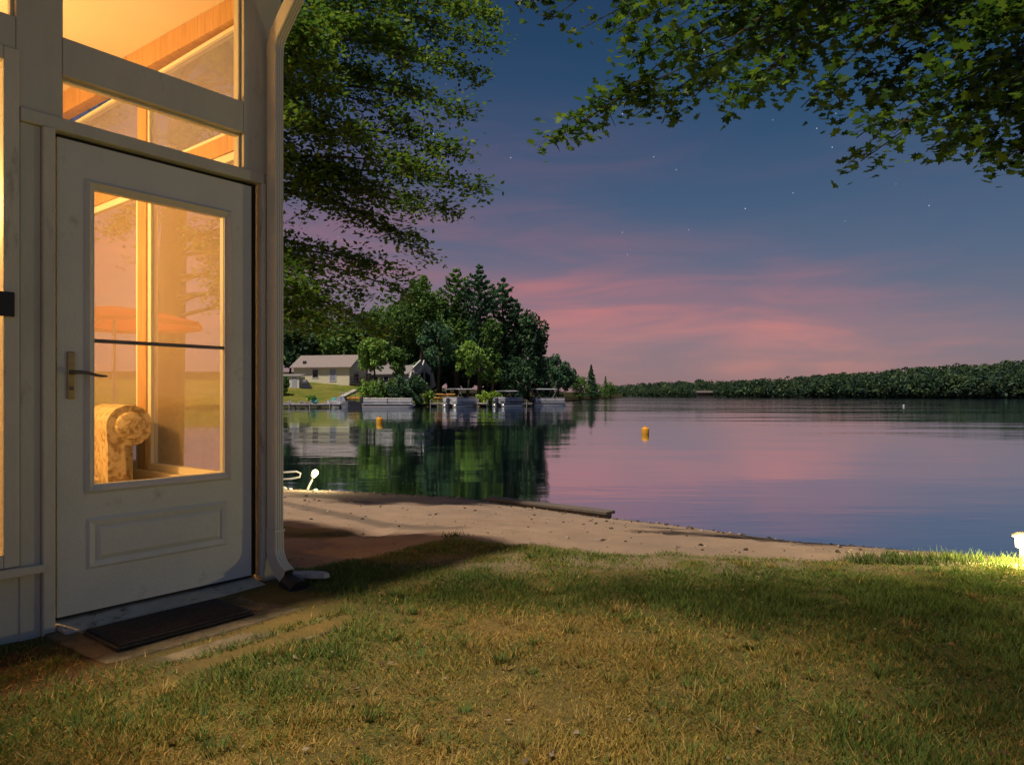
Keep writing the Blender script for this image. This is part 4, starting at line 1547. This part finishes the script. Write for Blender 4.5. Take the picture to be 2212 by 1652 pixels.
tree_px('broadleaf_tree', 'rounded tree on the low point beyond the boats', 1203, 4, 765, 78, kind='blue', trunk=.06, nleaf=2400)
tree_px('broadleaf_tree', 'low leafy tree right at the water on the point', 1172, 3, 800, 50, kind='dark', trunk=.05, nleaf=1300)
tree_px('spruce_tree', 'pointed spruce at the tip of the far point', 1277, 6, 788, 40, kind='dark', shape='cone', trunk=.05, nleaf=1300)
tree_px('spruce_tree', 'small pointed spruce nearest the open lake', 1308, 5, 812, 22, kind='mid', shape='cone', trunk=.05, nleaf=800)
tree_px('broadleaf_tree', 'bushy tree left of the pointed spruce', 1252, 3, 812, 44, kind='mid', trunk=.03, nleaf=1300)
tree_px('broadleaf_tree', 'bushy tree at the very end of the point', 1318, 3, 826, 36, kind='mid', trunk=.03, nleaf=1000)
tree_px('broadleaf_tree', 'low bush below the pointed spruce', 1284, 2, 826, 40, kind='mid', trunk=.03, nleaf=1000)


def shrub(name, label, px, s, top, wpx, kind, n=900, depth=.8, group=None):
    p = bank_pt(px, s)
    d = p.y
    h = CH + (HY - top) / F * d - p.z
    w = wpx / F * d
    root = empty(name, p)
    tag(root, label, 'shrub', group)
    MB().tube([(0, 0, -.3), (0, 0, h * .5)], [.06, .03], 5).build('stem', M['bark'], root)
    v = rng.normal(size=(n, 3))
    v /= np.linalg.norm(v, axis=1, keepdims=True)
    q = v * (rng.random(n) ** .35 * (.8 + .3 * np.sin(v[:, 0] * 7 + v[:, 2] * 5)))[:, None] * np.array([w / 2, w / 2 * depth, h * .55]) + np.array([0, 0, h * .46])
    pal = np.array(GREENS[kind])
    col = pal[rng.integers(0, 3, n)] * (.6 + .8 * rng.random(n))[:, None]
    o = link('foliage', scatter('foliage', TUFT_T, TUFT_F, q, rand_rot(n), .48 * (.6 + .8 * rng.random(n)), col), M['far_leaf'], root)
    o['kind'] = 'stuff'


shrub('waterside_bush', 'large dark bush at the water right of the long boat', 878, .6, 808, 92, 'dark', 2600)
shrub('waterside_bush', 'bush behind the long white boat', 834, 2.0, 816, 66, 'mid', 1500)
shrub('waterside_bush', 'bright bush at the right corner of the yellow house lawn', 795, 3.2, 820, 50, 'light', 1100)
shrub('waterside_bush', 'low bright bush left of the orange covers', 925, 3, 842, 24, 'light', 400)
shrub('hedge', 'bright clipped hedge between two moored boats', 1056, .5, 844, 58, 'lime', 1500, .35)
shrub('waterside_bush', 'round bush next to the downspout on the far lawn', 611, 6, 812, 26, 'mid', 500)
shrub('waterside_bush', 'small green plant below the far lawn by the chairs', 672, 1.6, 852, 20, 'light', 250)


# ------------------------------------------------------------------ houses across the bay
def build_houses():
    # yellow ranch house
    c = bank_pt(694, 14)
    r = empty('yellow_house', c, R(-13))
    tag(r, 'single storey pale yellow house with grey gable roof on the far lawn', 'house')
    L_, D_, H_ = 10.0, 6.4, 2.75
    x0, x1 = -L_ / 2, L_ / 2
    MB().box(x0, x1, 0, D_, -.9, H_).build('wall', M['wall_yellow'], r)
    for xe in (x0, x1 - .1):
        MB().add([(xe, 0, H_ + .002), (xe, D_, H_ + .002), (xe, D_ / 2, H_ + 1.85), (xe + .1, 0, H_ + .002), (xe + .1, D_, H_ + .002), (xe + .1, D_ / 2, H_ + 1.85)],
                 [(0, 1, 2), (3, 5, 4), (0, 3, 4, 1), (1, 4, 5, 2), (2, 5, 3, 0)]).build('gable', M['wall_white'], r)
    rf = MB()
    o, t = .5, .14
    for s in (0, 1):
        ya, yb = (-o, D_ / 2) if s == 0 else (D_ + o, D_ / 2)
        za, zb = H_ - o * 1.85 / (D_ / 2) + .02, H_ + 1.87
        rf.hexa([(x0 - o, ya, za), (x1 + o, ya, za), (x1 + o, yb, zb), (x0 - o, yb, zb)], [(x0 - o, ya, za + t), (x1 + o, ya, za + t), (x1 + o, yb, zb + t), (x0 - o, yb, zb + t)])
    rf.build('roof', M['roof_grey'], r)
    for xa, xb, za, zb in ((-1.55, -.55, .95, 2.2), (1.55, 2.6, .35, 2.25)):
        f = MB().ring(xa - .1, xb + .1, za - .1, zb + .1, .1, -.06, .02).build('window', M['wall_white'], r)
        MB().box(xa, xb, -.03, -.01, za, zb).build('pane', M['dark_glass'] if xa < 0 else M['boat_blue'], f)
    f = MB().ring(0, 1, 0, 1, .1, 0, .1).build('porch_door', M['wall_white'], r)
    f.matrix_local = Matrix.Translation((x1 + .05, 1.4, .1)) @ Matrix.Rotation(R(90), 4, 'Z') @ Matrix.Diagonal((2.2, 1, 2.1, 1))
    MB().box(.1, .9, .02, .06, .1, .9).build('pane', M['dark_glass'], f)
    dk = MB().box(x1 + .02, x1 + 3.2, -.2, 3.6, -.25, -.08).build('deck', M['deck'], r)
    rl = MB()
    for k in range(9):
        rl.box(x1 + .1 + k * .38, x1 + .16 + k * .38, -.2, -.14, -.08, .9)
    rl.box(x1 + .05, x1 + 3.2, -.22, -.12, .9, .98)
    for k in range(8):
        rl.box(x1 + 3.1, x1 + 3.16, .1 + k * .45, .16 + k * .45, -.08, .9)
    rl.box(x1 + 3.08, x1 + 3.18, -.1, 3.5, .9, .98)
    rl.build('railing', M['deck'], dk)
    for k in range(3):
        MB().box(x1 + .2 + k * 1.4, x1 + .34 + k * 1.4, -.15, 0, -2.2, -.25).build('deck_post', M['deck'], dk)
    MB().box(-3.6, -3.1, .45, .8, H_ + .42, H_ + .95).build('vent', M['boat_dark'], r)

    # white shed and fence to its left
    c = bank_pt(628, 11)
    r = empty('white_shed', c, R(-8))
    tag(r, 'low white shed at the left end of the yellow house', 'shed')
    MB().box(-2.2, 1.4, 0, 2.2, -.6, 1.75).build('wall', M['wall_white'], r)
    MB().hexa([(-2.4, -.2, 1.76), (1.6, -.2, 1.76), (1.6, 2.4, 2.1), (-2.4, 2.4, 2.1)], [(-2.4, -.2, 1.86), (1.6, -.2, 1.86), (1.6, 2.4, 2.2), (-2.4, 2.4, 2.2)]).build('roof', M['roof_pale'], r)
    MB().box(.2, 1.0, -.04, -.01, -.2, 1.6).build('door', M['canvas'], r)

    # folded dark sunshade on the lawn
    p = bank_pt(663, 10.5)
    r = empty('covered_grill', p)
    tag(r, 'dark covered barbecue before the yellow house', 'barbecue')
    MB().hexa([(-.9, -.5, -.1), (.9, -.5, -.1), (.9, .5, -.1), (-.9, .5, -.1)], [(-.7, -.4, 1.0), (.2, -.4, 1.0), (.2, .4, 1.0), (-.7, .4, 1.0)]).build('cover', M['boat_dark'], r, .1)
    MB().hexa([(-.7, -.4, 1.002), (.2, -.4, 1.002), (.2, .4, 1.002), (-.7, .4, 1.002)], [(-.5, -.2, 1.4), (-.1, -.2, 1.4), (-.1, .2, 1.4), (-.5, .2, 1.4)]).build('hood', M['boat_dark'], r, .08)

    # grey house with a steep barn gable towards the right
    c = bank_pt(840, 17)
    c.z += .35
    r = empty('grey_house', c, R(-24))
    tag(r, 'grey house with steep barn-shaped gable and dark tall windows', 'house')
    L_, D_, H_ = 8.4, 6.0, 2.0
    x0, x1 = -L_ / 2, L_ / 2
    MB().box(x0, x1, .35, D_ - .35, -.8, H_).build('wall', M['wall_grey'], r)
    prof = [(-.35, -.2), (.55, 2.15), (D_ / 2, 3.55), (D_ - .55, 2.15), (D_ + .35, -.2)]
    upper = [(.25, 2.001), (.55, 2.1), (D_ / 2, 3.4), (D_ - .55, 2.1), (D_ - .25, 2.001)]
    u = MB()
    u.add([(x0 + .05, a, b) for a, b in upper] + [(x1 - .05, a, b) for a, b in upper], [(0, 1, 2, 3, 4), (9, 8, 7, 6, 5), (0, 5, 6, 1), (1, 6, 7, 2), (2, 7, 8, 3), (3, 8, 9, 4), (4, 9, 5, 0)])
    u.build('loft', M['wall_grey'], r)
    rf = MB()
    pr = prof[1:4]
    pr = [(.0, 2.0)] + prof[1:4] + [(D_, 2.0)]
    for k in range(4):
        (a, b), (c2, d2) = pr[k], pr[k + 1]
        rf.hexa([(x0 - .3, a, b), (x1 - .6, a, b), (x1 - .6, c2, d2), (x0 - .3, c2, d2)], [(x0 - .3, a, b + .14), (x1 - .6, a, b + .14), (x1 - .6, c2, d2 + .14), (x0 - .3, c2, d2 + .14)])
    rf.build('roof', M['roof_pale'], r)
    # barn gable that stands forward as a white-edged frame
    fr = MB()
    for k in range(4):
        (a, b), (c2, d2) = prof[k], prof[k + 1]
        fr.beam((x1 + .5, a, b), (x1 + .5, c2, d2), 2.2, .22, (1, 0, 0))
    fr.build('gable_frame', M['wall_white'], r)
    MB().add([(x1 + .9, a, b) for a, b in ((.1, -.2), (.75, 2.0), (D_ / 2, 3.3), (D_ - .75, 2.0), (D_ - .1, -.2))], [(0, 1, 2, 3, 4)]).build('gable_wall', M['canvas'], r)
    for ya, yb, zt in ((1.1, 2.7, 2.5), (3.3, 4.9, 2.5)):
        MB().add([(x1 + .93, ya, .1), (x1 + .93, yb, .1), (x1 + .93, yb, zt if ya < 3 else zt - .6), (x1 + .93, ya, zt - .6 if ya < 3 else zt)], [(0, 1, 2, 3)]).build('window', M['dark_glass'], r)
    for xa in (-3.3, -1.2, 1.2):
        f = MB().ring(xa - .08, xa + .98, .5, 1.75, .08, .27, .36).build('window', M['wall_white'], r)
        MB().box(xa, xa + .9, .30, .33, .58, 1.67).build('pane', M['dark_glass'], f)
    dk = MB().box(x0, x1 + 2.0, -1.9, .3, -.45, -.30).build('deck', M['deck'], r)
    rl = MB()
    for k in range(20):
        rl.box(x0 + k * .52, x0 + .06 + k * .52, -1.9, -1.84, -.30, .6)
    rl.box(x0, x1 + 2.0, -1.92, -1.82, .6, .68)
    rl.build('railing', M['wall_white'], dk)
    # concrete steps path
    pts = [bank_pt(770, 9), bank_pt(752, 6.5), bank_pt(735, 4)]
    mb = MB()
    for k in range(2):
        mb.beam(pts[k] + Vector((0, 0, .15)), pts[k + 1] + Vector((0, 0, .15)), .9, .2)
    o = mb.build('garden_path', M['far_concrete'])
    tag(o, 'pale path down the far lawn', kind='structure')

    # far house on the other shore
    d = 640
    c = at(1524, 853, d)
    c.z = ZW + 1.2
    r = empty('lake_house', c)
    tag(r, 'tiny dark house among the trees on the distant shore', 'house')
    MB().box(-7, 7, 0, 6, -1, 3.0).build('wall', M['deck'], r)
    MB().hexa([(-8, -1, 3.01), (8, -1, 3.01), (8, 7, 3.01), (-8, 7, 3.01)], [(-7.5, 2.5, 5.0), (7.5, 2.5, 5.0), (7.5, 3.5, 5.0), (-7.5, 3.5, 5.0)]).build('roof', M['roof'], r)
    for k in range(4):
        MB().box(-5.8 + k * 3.2, -4.2 + k * 3.2, -.1, -.02, .8, 2.4).build('window', M['dark_glass'], r)


build_houses()


# ------------------------------------------------------------------ boats, docks and floats
def outboard(parent, x, y, z, s=1.0):
    m = MB()
    m.hexa([(x - .16 * s, y - .22 * s, z + .25 * s), (x + .16 * s, y - .22 * s, z + .25 * s), (x + .16 * s, y + .22 * s, z + .25 * s), (x - .16 * s, y + .22 * s, z + .25 * s)],
           [(x - .13 * s, y - .16 * s, z + .85 * s), (x + .13 * s, y - .16 * s, z + .85 * s), (x + .13 * s, y + .16 * s, z + .85 * s), (x - .13 * s, y + .16 * s, z + .85 * s)])
    m.box(x - .07 * s, x + .07 * s, y - .1 * s, y + .1 * s, z - .5 * s, z + .249 * s)
    return m.build('outboard_motor', M['boat_dark'], parent, .04)


def pontoon(name, label, px, s, rz, length=6.0, bimini=None, hull='boat_white', motor=True, fence=.75, arch=False):
    """boat with two tubes, a deck, a panelled fence and (maybe) a canopy; its bow points to +x"""
    d = bank_shore(px) + s
    p = Vector(((px - CX) / F * d, d, ZW))
    r = empty(name, p, R(rz))
    tag(r, label, 'boat')
    L2 = length / 2
    for sy in (-.85, .85):
        MB().tube([(-L2, sy, .12), (L2 - .8, sy, .12), (L2 - .3, sy, .2), (L2 + .1, sy, .38)], [.30, .30, .24, .06], 10).build('pontoon_tube', M['metal_pale'], r, smooth=True)
    MB().box(-L2, L2 - .1, -1.2, 1.2, .42, .54).build('deck', M[hull], r, .02)
    stripe = M['boat_blue'] if hull != 'boat_blue' else M['boat_dark']
    runs = []
    n = max(3, int(length / 1.5))
    for sy in (-1.15, 1.15):
        for k in range(n):
            xa = -L2 + .15 + (length - .45) * k / n
            runs.append((xa + .05, sy, xa + (length - .45) / n - .05, sy))
    for xx in (L2 - .3, -L2 + .15):
        runs += [(xx, -1.05, xx, -.35), (xx, .35, xx, 1.05)]
    for xa, ya, xb, yb in runs:
        fp = MB().beam((xa, ya, .60 + fence * .62), (xb, yb, .60 + fence * .62), .05, fence * .60).build('fence_panel', M[hull], r)
        MB().beam((xa, ya, .60 + fence * .15), (xb, yb, .60 + fence * .15), .045, fence * .28).build('stripe', stripe, fp)
    for (xa, ya, xb, yb) in ((-L2 + .15, -1.15, L2 - .3, -1.15), (-L2 + .15, 1.15, L2 - .3, 1.15), (L2 - .3, -1.15, L2 - .3, 1.15)):
        MB().tube([(xa, ya, .64 + fence), (xb, yb, .64 + fence)], .03, 6).build('rail', M['metal_pale'], r)
    co = MB().box(-.2, .5, -.9, -.2, .545, 1.35).build('console', M['boat_dark'], r, .05)
    MB().hexa([(.3, -.9, 1.36), (.5, -.9, 1.36), (.5, -.2, 1.36), (.3, -.2, 1.36)], [(.15, -.85, 1.7), (.2, -.85, 1.7), (.2, -.25, 1.7), (.15, -.25, 1.7)]).build('windscreen', M['dark_glass'], co)
    for xx, mt in ((-L2 + .9, 'canvas'), (L2 - 1.2, 'seat_tan'), (.1, 'seat_tan')):
        MB().box(xx - .45, xx + .45, .1 if xx == .1 else -1.0, 1.0, .545, .98).build('bench', M[mt], r, .08)
        MB().box(xx - .5, xx - .3, .1 if xx == .1 else -1.0, 1.0, .99, 1.38).build('seat_back', M[mt], r, .06)
    if bimini:
        xa, xb, h = bimini
        c = MB()
        n = 6
        for k in range(n):
            a0, a1 = -1.2 + 2.4 * k / n, -1.2 + 2.4 * (k + 1) / n
            z0, z1 = h - .10 * (a0 / 1.2) ** 2, h - .10 * (a1 / 1.2) ** 2
            c.hexa([(xa, a0, z0), (xb, a0, z0), (xb, a1, z1), (xa, a1, z1)], [(xa, a0, z0 + .08), (xb, a0, z0 + .08), (xb, a1, z1 + .08), (xa, a1, z1 + .08)])
        c.build('canopy', M['canvas'], r)
        for sy in (-1.15, 1.15):
            for x_, t_ in ((xa + .1, xa + .9), (xb - .1, xb - .9)):
                MB().tube([(t_, sy, .58 + fence), (x_, sy, h - .08)], .025, 5).build('canopy_pole', M['metal_pale'], r)
    if motor:
        outboard(r, -L2 - .28, 0, .35, 1.15)
    return r


pontoon('pontoon_boat', 'long low pontoon boat moored in front of the large dark bush', 840, -5.0, 4, 6.9, None, 'boat_white', True, .62)
pontoon('pontoon_boat', 'pontoon boat with flat canopy seen stern on, near the orange covers', 996, -3.5, 62, 6.2, (-2.4, 1.8, 2.55), 'boat_white', True, .72)
pontoon('pontoon_boat', 'small boat with raised dark top right of the hedge', 1098, -4.5, 50, 4.6, (-1.4, 1.0, 2.3), 'boat_blue', True, .7)
pontoon('pontoon_boat', 'outermost pontoon boat with tilted grey sun canopy', 1184, -24, 18, 5.6, (-2.6, 1.2, 2.7), 'boat_white', True, .62)


def skiff(name, label, px, s, rz, length, hull, cabin):
    d = bank_shore(px) + s
    p = Vector(((px - CX) / F * d, d, ZW))
    r = empty(name, p, R(rz))
    tag(r, label, 'boat')
    L2 = length / 2
    mb = MB()
    st = [(-L2, .75, .75, .0), (-L2 * .3, .85, .78, -.05), (L2 * .45, .7, .85, 0), (L2, .04, 1.0, .35)]
    for x, w, h, k in st:
        mb.v += [(x, -w, h), (x, -w * .7, k), (x, w * .7, k), (x, w, h)]
    for i in range(3):
        for j in range(3):
            mb.f.append((i * 4 + j, i * 4 + j + 1, i * 4 + j + 5, i * 4 + j + 4))
        mb.f.append((i * 4 + 3, i * 4, i * 4 + 4, i * 4 + 7))
    mb.f.append((0, 1, 2, 3))
    mb.build('hull', M[hull], r)
    if cabin:
        MB().hexa([(-.5, -.6, .86), (1.1, -.6, .9), (1.1, .6, .9), (-.5, .6, .86)], [(-.2, -.5, 1.55), (.5, -.5, 1.55), (.5, .5, 1.55), (-.2, .5, 1.55)]).build('windscreen', M['boat_blue'], r)
        MB().box(-1.6, .3, -.7, .7, 2.05, 2.12).build('canopy', M['canvas'], r)
        for x_ in (-1.5, .2):
            for sy in (-.65, .65):
                MB().tube([(x_, sy, .8), (x_, sy, 2.05)], .03, 5).build('canopy_pole', M['metal_pale'], r)
    outboard(r, -L2 - .2, 0, .5, 1.2)


skiff('motor_boat', 'small white motor boat with windscreen beside the white dock', 742, -3.2, 172, 4.8, 'boat_white', True)
skiff('motor_boat', 'dark covered motor boat between the white dock and long boat', 772, -4.6, 150, 4.0, 'boat_dark', False)


def dock(name, label, pa, sa, pb, sb, w, z, mat='dockwood', posts=4, planks=True):
    da, db = bank_shore(pa) + sa, bank_shore(pb) + sb
    a = Vector(((pa - CX) / F * da, da, ZW + z))
    b = Vector(((pb - CX) / F * db, db, ZW + z))
    r = empty(name, (a + b) / 2)
    tag(r, label, 'dock')
    c = (a + b) / 2
    dv = b - a
    n = max(4, int(dv.length / .9))
    for k in range(n):
        MB().beam(a - c + dv * ((k + .02) / n), a - c + dv * ((k + .98) / n), w, .10).build('plank', M[mat], r)
    s = dv.normalized().cross(Vector((0, 0, 1)))
    for sg in (-1, 1):
        MB().beam(a - c + s * (sg * w * .45) + Vector((0, 0, -.16)), b - c + s * (sg * w * .45) + Vector((0, 0, -.16)), .1, .2).build('beam', M['boat_dark'], r)
    for k in range(posts):
        for sg in (-1, 1):
            q = a - c + dv * ((k + .5) / posts) + s * (sg * (w * .5 + .08))
            MB().tube([q + Vector((0, 0, -1.2)), q + Vector((0, 0, .55))], .06, 6).build('post', M['metal_pale'], r)


dock('floating_dock', 'long white floating dock left of the boats', 560, -4.5, 735, -4.5, 1.6, .45, 'boat_white', 4)
dock('boat_dock', 'dock with pale posts beside the canopied boat', 1045, .5, 1040, -6, 1.2, .5, 'dockwood', 2)
dock('boat_dock', 'low dock running to the boat right of the hedge', 1075, -.6, 1150, -14, 1.3, .45, 'dockwood', 3)
dock('boat_dock', 'short ramp dock right of the large dark bush', 930, 1.0, 962, -4, 1.0, .5, 'dockwood', 2)

# chairs, kayaks, covers and stones along the far shore
for i, (px, lb) in enumerate(((681, 'teal lawn chair near the left end of the white dock'), (716, 'teal lawn chair nearest the white motor boat'))):
    p = bank_pt(px, .9)
    r = empty('lawn_chair', p, R(20 - 40 * i))
    tag(r, lb, 'chair', 'teal chairs on the far shore')
    MB().box(-.35, .35, -.35, .35, .30, .38).build('seat', M['teal'], r)
    MB().hexa([(-.35, .33, .38), (.35, .33, .38), (.35, .42, .38), (-.35, .42, .38)], [(-.3, .62, 1.05), (.3, .62, 1.05), (.3, .70, 1.05), (-.3, .70, 1.05)]).build('backrest', M['teal'], r)
    for sx in (-.34, .34):
        MB().box(sx - .06, sx + .06, -.38, .45, .56, .62).build('armrest', M['teal'], r)
        for sy in (-.33, .33):
            MB().box(sx - .04, sx + .04, sy - .04, sy + .04, -.1, .56).build('leg', M['teal'], r)


def kayak(label, px, s, rz, z, mat='orange', length=3.2):
    p = bank_pt(px, s)
    p.z += z
    mb = MB()
    st = [(-1, .03, .22), (-.7, .22, .10), (-.2, .34, .02), (.3, .33, .02), (.75, .2, .10), (1, .03, .24)]
    for t, w, k in st:
        x = t * length / 2
        mb.v += [(x, -w, .26), (x, -w * .55, k), (x, w * .55, k), (x, w, .26), (x, 0, .36)]
    for i in range(len(st) - 1):
        for j in range(5):
            a, b2 = i * 5 + j, i * 5 + (j + 1) % 5
            mb.f.append((a, b2, b2 + 5, a + 5))
    r = empty('kayak', p, R(rz))
    tag(r, label, 'kayak', 'kayaks pulled up on the far shore')
    MB.build(mb, 'hull', M[mat], r)
    MB().lathe([(.16, .33), (.24, .345), (.24, .36), (.16, .365)], 12).build('cockpit', M['boat_dark'], r)


kayak('orange kayak lying above the long pontoon boat', 799, 2.6, 12, .3, length=3.0)
kayak('orange kayak behind the white motor boat', 757, 3.0, -10, .1, length=3.0)
kayak('tan kayak lowest in the pile by the tall trunk', 952, 4.0, 6, .5, 'tan', 4.4)
kayak('tan kayak tilted on top of the pile by the tall trunk', 962, 4.4, -24, 1.0, 'tan', 3.4)

for i in range(26):
    px = 600 + i * 4.6 + random.uniform(-2, 2)
    p = bank_pt(px, .5 + random.random() * .8)
    s = .28 + .30 * random.random()
    o = MB().lathe([(s * .6, -s * .4), (s, 0), (s * .85, s * .5), (s * .3, s * .75)], 6).build('shore_rock', M['rock'])
    o.location = p
    o.rotation_euler = (random.uniform(-.3, .3), random.uniform(-.3, .3), random.random() * 6)
    o.scale = (1.3, .9, 1)
    tag(o, 'grey rock in the row along the foot of the far lawn', 'rock', 'rocks edging the far shore')


def buoy(label, px, py, hgt, d, rz=0, dark_top=False, mat='yellow'):
    p = at(px, py, d)
    p.z = ZW
    r = empty('buoy', p, rz)
    tag(r, label, 'buoy')
    h = hgt
    MB().lathe([(h * .18, -h * .45), (h * .40, -h * .25), (h * .44, 0), (h * .44, h * .55), (h * .40, h * .72), (h * .30, h * .76)], 16).build('float', M[mat], r, smooth=True)
    MB().lathe([(h * .12, h * .76), (h * .16, h * .78), (h * .16, h * .86), (h * .05, h * .90)], 10).build('cap', M['boat_dark'] if dark_top else M[mat], r)


buoy('yellow orange buoy floating on the open water', 1394, 936, .37, 30.0)
buoy('orange buoy with dark cap floating before the far boats', 820, 913, .45, 42.0, 0, True)
buoy('tiny white buoy far out towards the right shore', 1952, 875, .32, 105.0, 0, False, 'boat_white')


# ------------------------------------------------------------------ wooded ridge across the lake
def build_ridge():
    pxs = [1290, 1340, 1400, 1520, 1600, 1700, 1800, 1900, 2000, 2100, 2212, 2600, 3400, 5200]
    tops = [834, 833, 829, 823, 827, 819, 812, 804, 797, 790, 785, 770, 760, 770]
    dist = [1150, 1000, 860, 660, 600, 540, 490, 450, 420, 395, 375, 350, 340, 340]
    rows = 9
    xs = np.concatenate([np.linspace(1290, 2240, 110), np.linspace(2260, 5200, 60)])
    V = []
    for k in range(rows):
        f = k / (rows - 1)
        for px in xs:
            d = np.interp(px, pxs, dist)
            top = (HY - np.interp(px, pxs, tops)) / F * (d * 1.28) + CH
            hill = max(.5, top - ZW - 11)
            dd = d * (1 + .28 * f)
            V.append(((px - CX) / F * dd, dd, ZW + .2 + (hill) * f ** .9 - (.8 if k == 0 else 0)))
    kk = len(xs)
    i = np.arange(len(V)).reshape(rows, kk)
    fs = np.stack([i[:-1, :-1], i[:-1, 1:], i[1:, 1:], i[1:, :-1]], -1).reshape(-1, 4)
    o = link('ridge', big_mesh('ridge', np.array(V), fs), paint('forest_floor', (.02, .035, .018), 1, .2, .1), smooth=True)
    tag(o, 'low ridge across the lake', kind='structure')
    # crowns
    n = 3000
    px = np.where(rng.random(n) < .8, 1300 + 960 * rng.random(n), 2260 + 2800 * rng.random(n))
    f = rng.random(n) ** .8
    f[: n // 5] = .0
    d = np.interp(px, pxs, dist)
    top = (HY - np.interp(px, pxs, tops)) / F * (d * 1.28) + CH
    hill = np.maximum(.5, top - ZW - 11)
    dd = d * (1 + .28 * f)
    X, Z = (px - CX) / F * dd, ZW + .2 + hill * f ** .9
    H = 6.5 + 7.5 * rng.random(n) ** 2.2
    rad = (2.2 + 4.2 * rng.random(n) ** 1.3) * np.where(rng.random(n) < .08, .5, 1)
    m = 60
    v = rng.normal(size=(n * m, 3))
    v /= np.linalg.norm(v, axis=1, keepdims=True)
    v[:, 2] = np.abs(v[:, 2]) * np.where(rng.random(n * m) < .25, -1, 1)
    ii = np.repeat(np.arange(n), m)
    pos = np.stack([X[ii] + v[:, 0] * rad[ii], dd[ii] + v[:, 1] * rad[ii] * .9, Z[ii] + H[ii] * .55 + v[:, 2] * H[ii] * .46], 1)
    tone = np.array([(.022, .043, .025), (.029, .053, .025), (.017, .036, .025), (.036, .060, .027)])[rng.integers(0, 4, n)]
    col = tone[ii] * (.7 + .6 * rng.random(n * m))[:, None]
    o = link('ridge_forest', scatter('ridge_forest', TUFT_T, TUFT_F, pos, rand_rot(n * m), (rad * .48)[ii] * (.6 + .7 * rng.random(n * m)), col), M['far_leaf'])
    tag(o, 'dense green woods covering the ridge across the lake', 'forest', kind='stuff')


build_ridge()


# ------------------------------------------------------------------ unseen tree added behind the camera, crown shaped to shade the lawn
def build_added_shade_tree():
    base = Vector((2.2, -4.5, float(ground_z(2.2, -4.5))))
    root = empty('added_shade_tree', base)
    tag(root, 'unseen tree added behind the camera to shade the lawn', 'tree')
    MB().tube([(0, 0, -.3), (-.1, .3, 3), (-.8, 1.2, 6), (-1.6, 2.2, 9)], [.32, .26, .18, .05], 12).build('trunk', M['bark'], root, smooth=True)
    tn = math.tan(SUN_EL)
    br = MB()
    P = []
    spots = [(-.9, 3.62, .34, 7.0), (-.2, 3.58, .36, 7.3), (.5, 3.5, .38, 7.6), (1.2, 3.4, .42, 7.2), (1.9, 3.3, .5, 7.8), (2.7, 3.3, .6, 8.2), (3.4, 3.4, .6, 8.6), (1.5, 2.75, .45, 8.4),
             (2.2, 2.5, .55, 8.8), (2.9, 2.5, .6, 9.2), (1.6, 2.0, .42, 9.0), (2.4, 1.7, .6, 8.6), (.9, 1.45, .30, 9.3), (3.6, 2.4, .6, 8.0), (3.4, 1.2, .8, 8.4), (2.0, .6, .9, 9.0), (4.3, 3.0, .7, 8.6), (-1.80, 2.05, .42, 7.4), (-1.35, 1.65, .36, 7.8), (-.8, 1.25, .3, 8.2)]
    for x, y, r, h in spots:
        c = Vector((x - SUN_H.x * h / tn, y - SUN_H.y * h / tn, h)) - base
        br.tube([(-1.0, 1.5, 6.6), tuple((c + Vector((-1.0, 1.5, 7.6))) / 2), tuple(c)], [.06, .04, .01], 6)
        n = int(78 * (r / .45) ** 2)
        v = rng.normal(size=(n, 3))
        v /= np.linalg.norm(v, axis=1, keepdims=True)
        P.append(np.array(c) + v * (r * rng.random(n) ** .4)[:, None] * np.array([1.1, 1.1, .8]))
    br.build('branches', M['bark'], root)
    p = np.concatenate(P)
    n = len(p)
    col = np.array([.07, .12, .02]) * (.7 + .6 * rng.random(n))[:, None]
    o = link('crown', scatter('crown', LEAF_T, LEAF_F, p, rand_rot(n, .6), .15 * (.7 + .6 * rng.random(n)), col), M['leaf'], root)
    o['kind'] = 'stuff'


build_added_shade_tree()
